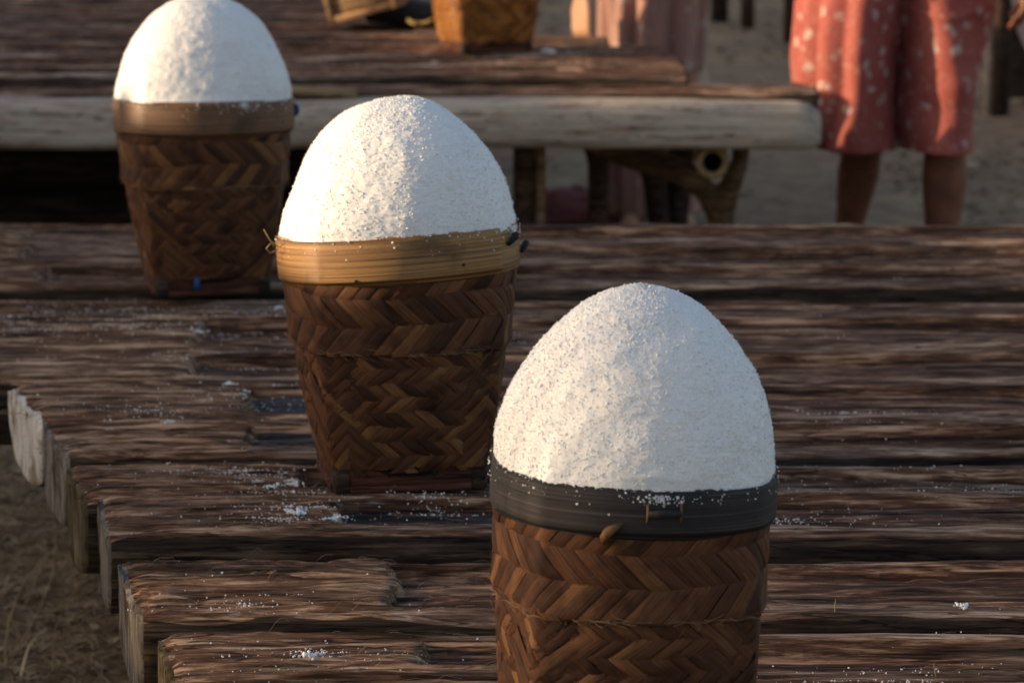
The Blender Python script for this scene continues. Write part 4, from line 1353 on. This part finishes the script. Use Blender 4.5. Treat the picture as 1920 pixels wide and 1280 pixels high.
V, F, ns = loft(zs, (Kz, [1.037, 1.000, .985, .995, 1.015, 1.03, 1.03, 1.03, 1.03]), ([.3, 1.4], [8.50, 8.54]),
                (Kz, [.180, .205, .228, .250, .262, .215, .175, .195, .150]), (Kz, [.125, .13, .13, .14, .15, .15, .14, .15, .095]), fold1, 180, ORG)
dr = solid(obj('dress', V, F, M['dress'], w1), .004)
for s, pts in (('l', [(.865, 8.54, 1.31), (.84, 8.53, 1.20), (.83, 8.52, 1.12)]), ('r', [(1.195, 8.54, 1.31), (1.245, 8.53, 1.20), (1.28, 8.52, 1.13)])):
    v, f = tube(pts, [.062, .062, .066], 16, 1.0, False)
    solid(obj('sleeve', np.array(v) - np.array(ORG), f, M['dress'], w1), .003)
# pale cloth hanging from her arm at the right edge
V = []
n1, n2 = 22, 15
for i in range(n1):
    t = i / (n1 - 1)
    for j in range(n2):
        s = j / (n2 - 1)
        x = 1.300 + s * .19 + .035 * t * (1 - s)
        z = .95 - t * (.17 + .17 * min(1, s * 2.2) if s < .55 else .34 + .02 * math.sin(s * 9))
        y = 8.34 + .020 * math.sin(s * 14 + t) - .01 * t
        V.append((x - 1.40, y - 8.35, z - .90))
pc_ = obj('cloth', V, grid_faces(n1, n2), M['pale_cloth']); pc_.location = (1.375, 8.35, .845)
solid(pc_, .004)
tag(pc_, 'pale pink cloth hanging at the right edge beside the coral dress', 'cloth')

# --- second woman, behind the bench, reaching down
ORG2 = (.42, 9.55, 0)
w2 = empty('person', ORG2, 0, 'person in a pale pink floral sarong behind the bench, one hand reaching down', 'person')
bp_ = []
bp_.append(limb([(.36, 9.56, .82), (.37, 9.55, .45), (.375, 9.56, .09)], [.082, .058, .034]))
bp_.append(limb([(.49, 9.56, .82), (.49, 9.55, .45), (.495, 9.57, .09)], [.082, .058, .034]))
bp_ += foot((.375, 9.56, .09), -.2) + foot((.495, 9.57, .09), .2)
bp_.append(limb([(.425, 9.57, .82), (.42, 9.50, 1.00), (.41, 9.40, 1.18), (.40, 9.35, 1.27)], [.130, .115, .125, .085]))
bp_.append(limb([(.25, 9.37, 1.25), (.56, 9.37, 1.25)], [.052, .052]))
bp_.append(limb([(.40, 9.35, 1.25), (.39, 9.29, 1.37)], [.052, .044]))
bp_.append(limb([(.25, 9.37, 1.25), (.19, 9.26, .97), (.205, 9.15, .735)], [.045, .036, .026]))
bp_.append(limb([(.56, 9.37, 1.25), (.60, 9.40, 1.00), (.56, 9.30, .84)], [.045, .036, .026]))
bp_ += hand((.205, 9.15, .735), (-.02, -.10, -1), (.85, .5, 0), -1, .75, 1.25)
bp_ += hand((.56, 9.30, .84), (-.2, -.6, -.5), (0, 0, -1), 1, .6)
bp_ += head((.385, 9.22, 1.47), (-.3, -1, -.5))
body_obj('body', bp_, ORG2, w2, .006, 'skin_light')
hv_, hf_ = join([ellipsoid((.39, 9.245, 1.495), (.084, .092, .098), 12, 16), ellipsoid((.40, 9.345, 1.49), (.045, .04, .045), 8, 12)])
obj('hair', np.array(hv_) - np.array(ORG2), hf_, M['hair'], w2)
zs = np.linspace(.045, .96, 60)
def fold2(X, Y, Z, PH):
    return (.013 * np.sin(PH * 8 + Z * 3) + .008 * np.sin(PH * 15 - Z * 5) + .005 * fbm(X * 14, Z * 5, 0, 2, 71)) * np.clip((1.0 - Z) / .3, .1, 1)
V, F, ns = loft(zs, ([.04, .5, .96], [.43, .415, .422]), ([.04, 1], [9.56, 9.56]), ([.04, .3, .6, .8, .96], [.125, .135, .145, .155, .135]), ([.04, .5, .96], [.11, .12, .13]), fold2, 120, ORG2)
solid(obj('sarong', V, F, M['sarong'], w2), .004)
zs = np.linspace(.90, 1.28, 26)
V, F, ns = loft(zs, ([.9, 1.28], [.424, .402]), ([.9, 1.1, 1.28], [9.55, 9.45, 9.36]), ([.9, 1.0, 1.2, 1.28], [.150, .140, .150, .12]), ([.9, 1.28], [.145, .11]), lambda X, Y, Z, PH: .006 * np.sin(PH * 6 + Z * 20), 90, ORG2)
solid(obj('blouse', V, F, M['pale_cloth'], w2), .003)
# red cloth on the ground behind the bench posts
xs_, ys_ = np.linspace(-.20, .20, 40), np.linspace(-.14, .14, 24)
XX, YY = np.meshgrid(xs_, ys_, indexing='ij')
rr_ = np.sqrt((XX / .20) ** 2 + (YY / .14) ** 2)
ZZ = .085 * np.clip(1 - rr_ ** 2, 0, 1) ** .6 * (1 + .5 * fbm(XX * 12, YY * 12, .3, 3, 81)) + .008
rc = obj('cloth', np.stack([XX, YY, ZZ], -1).reshape(-1, 3), grid_faces(40, 24), M['red_cloth']); rc.location = (.205, 9.75, .0)
tag(rc, 'dull red cloth heaped on the ground behind the bench posts', 'cloth')
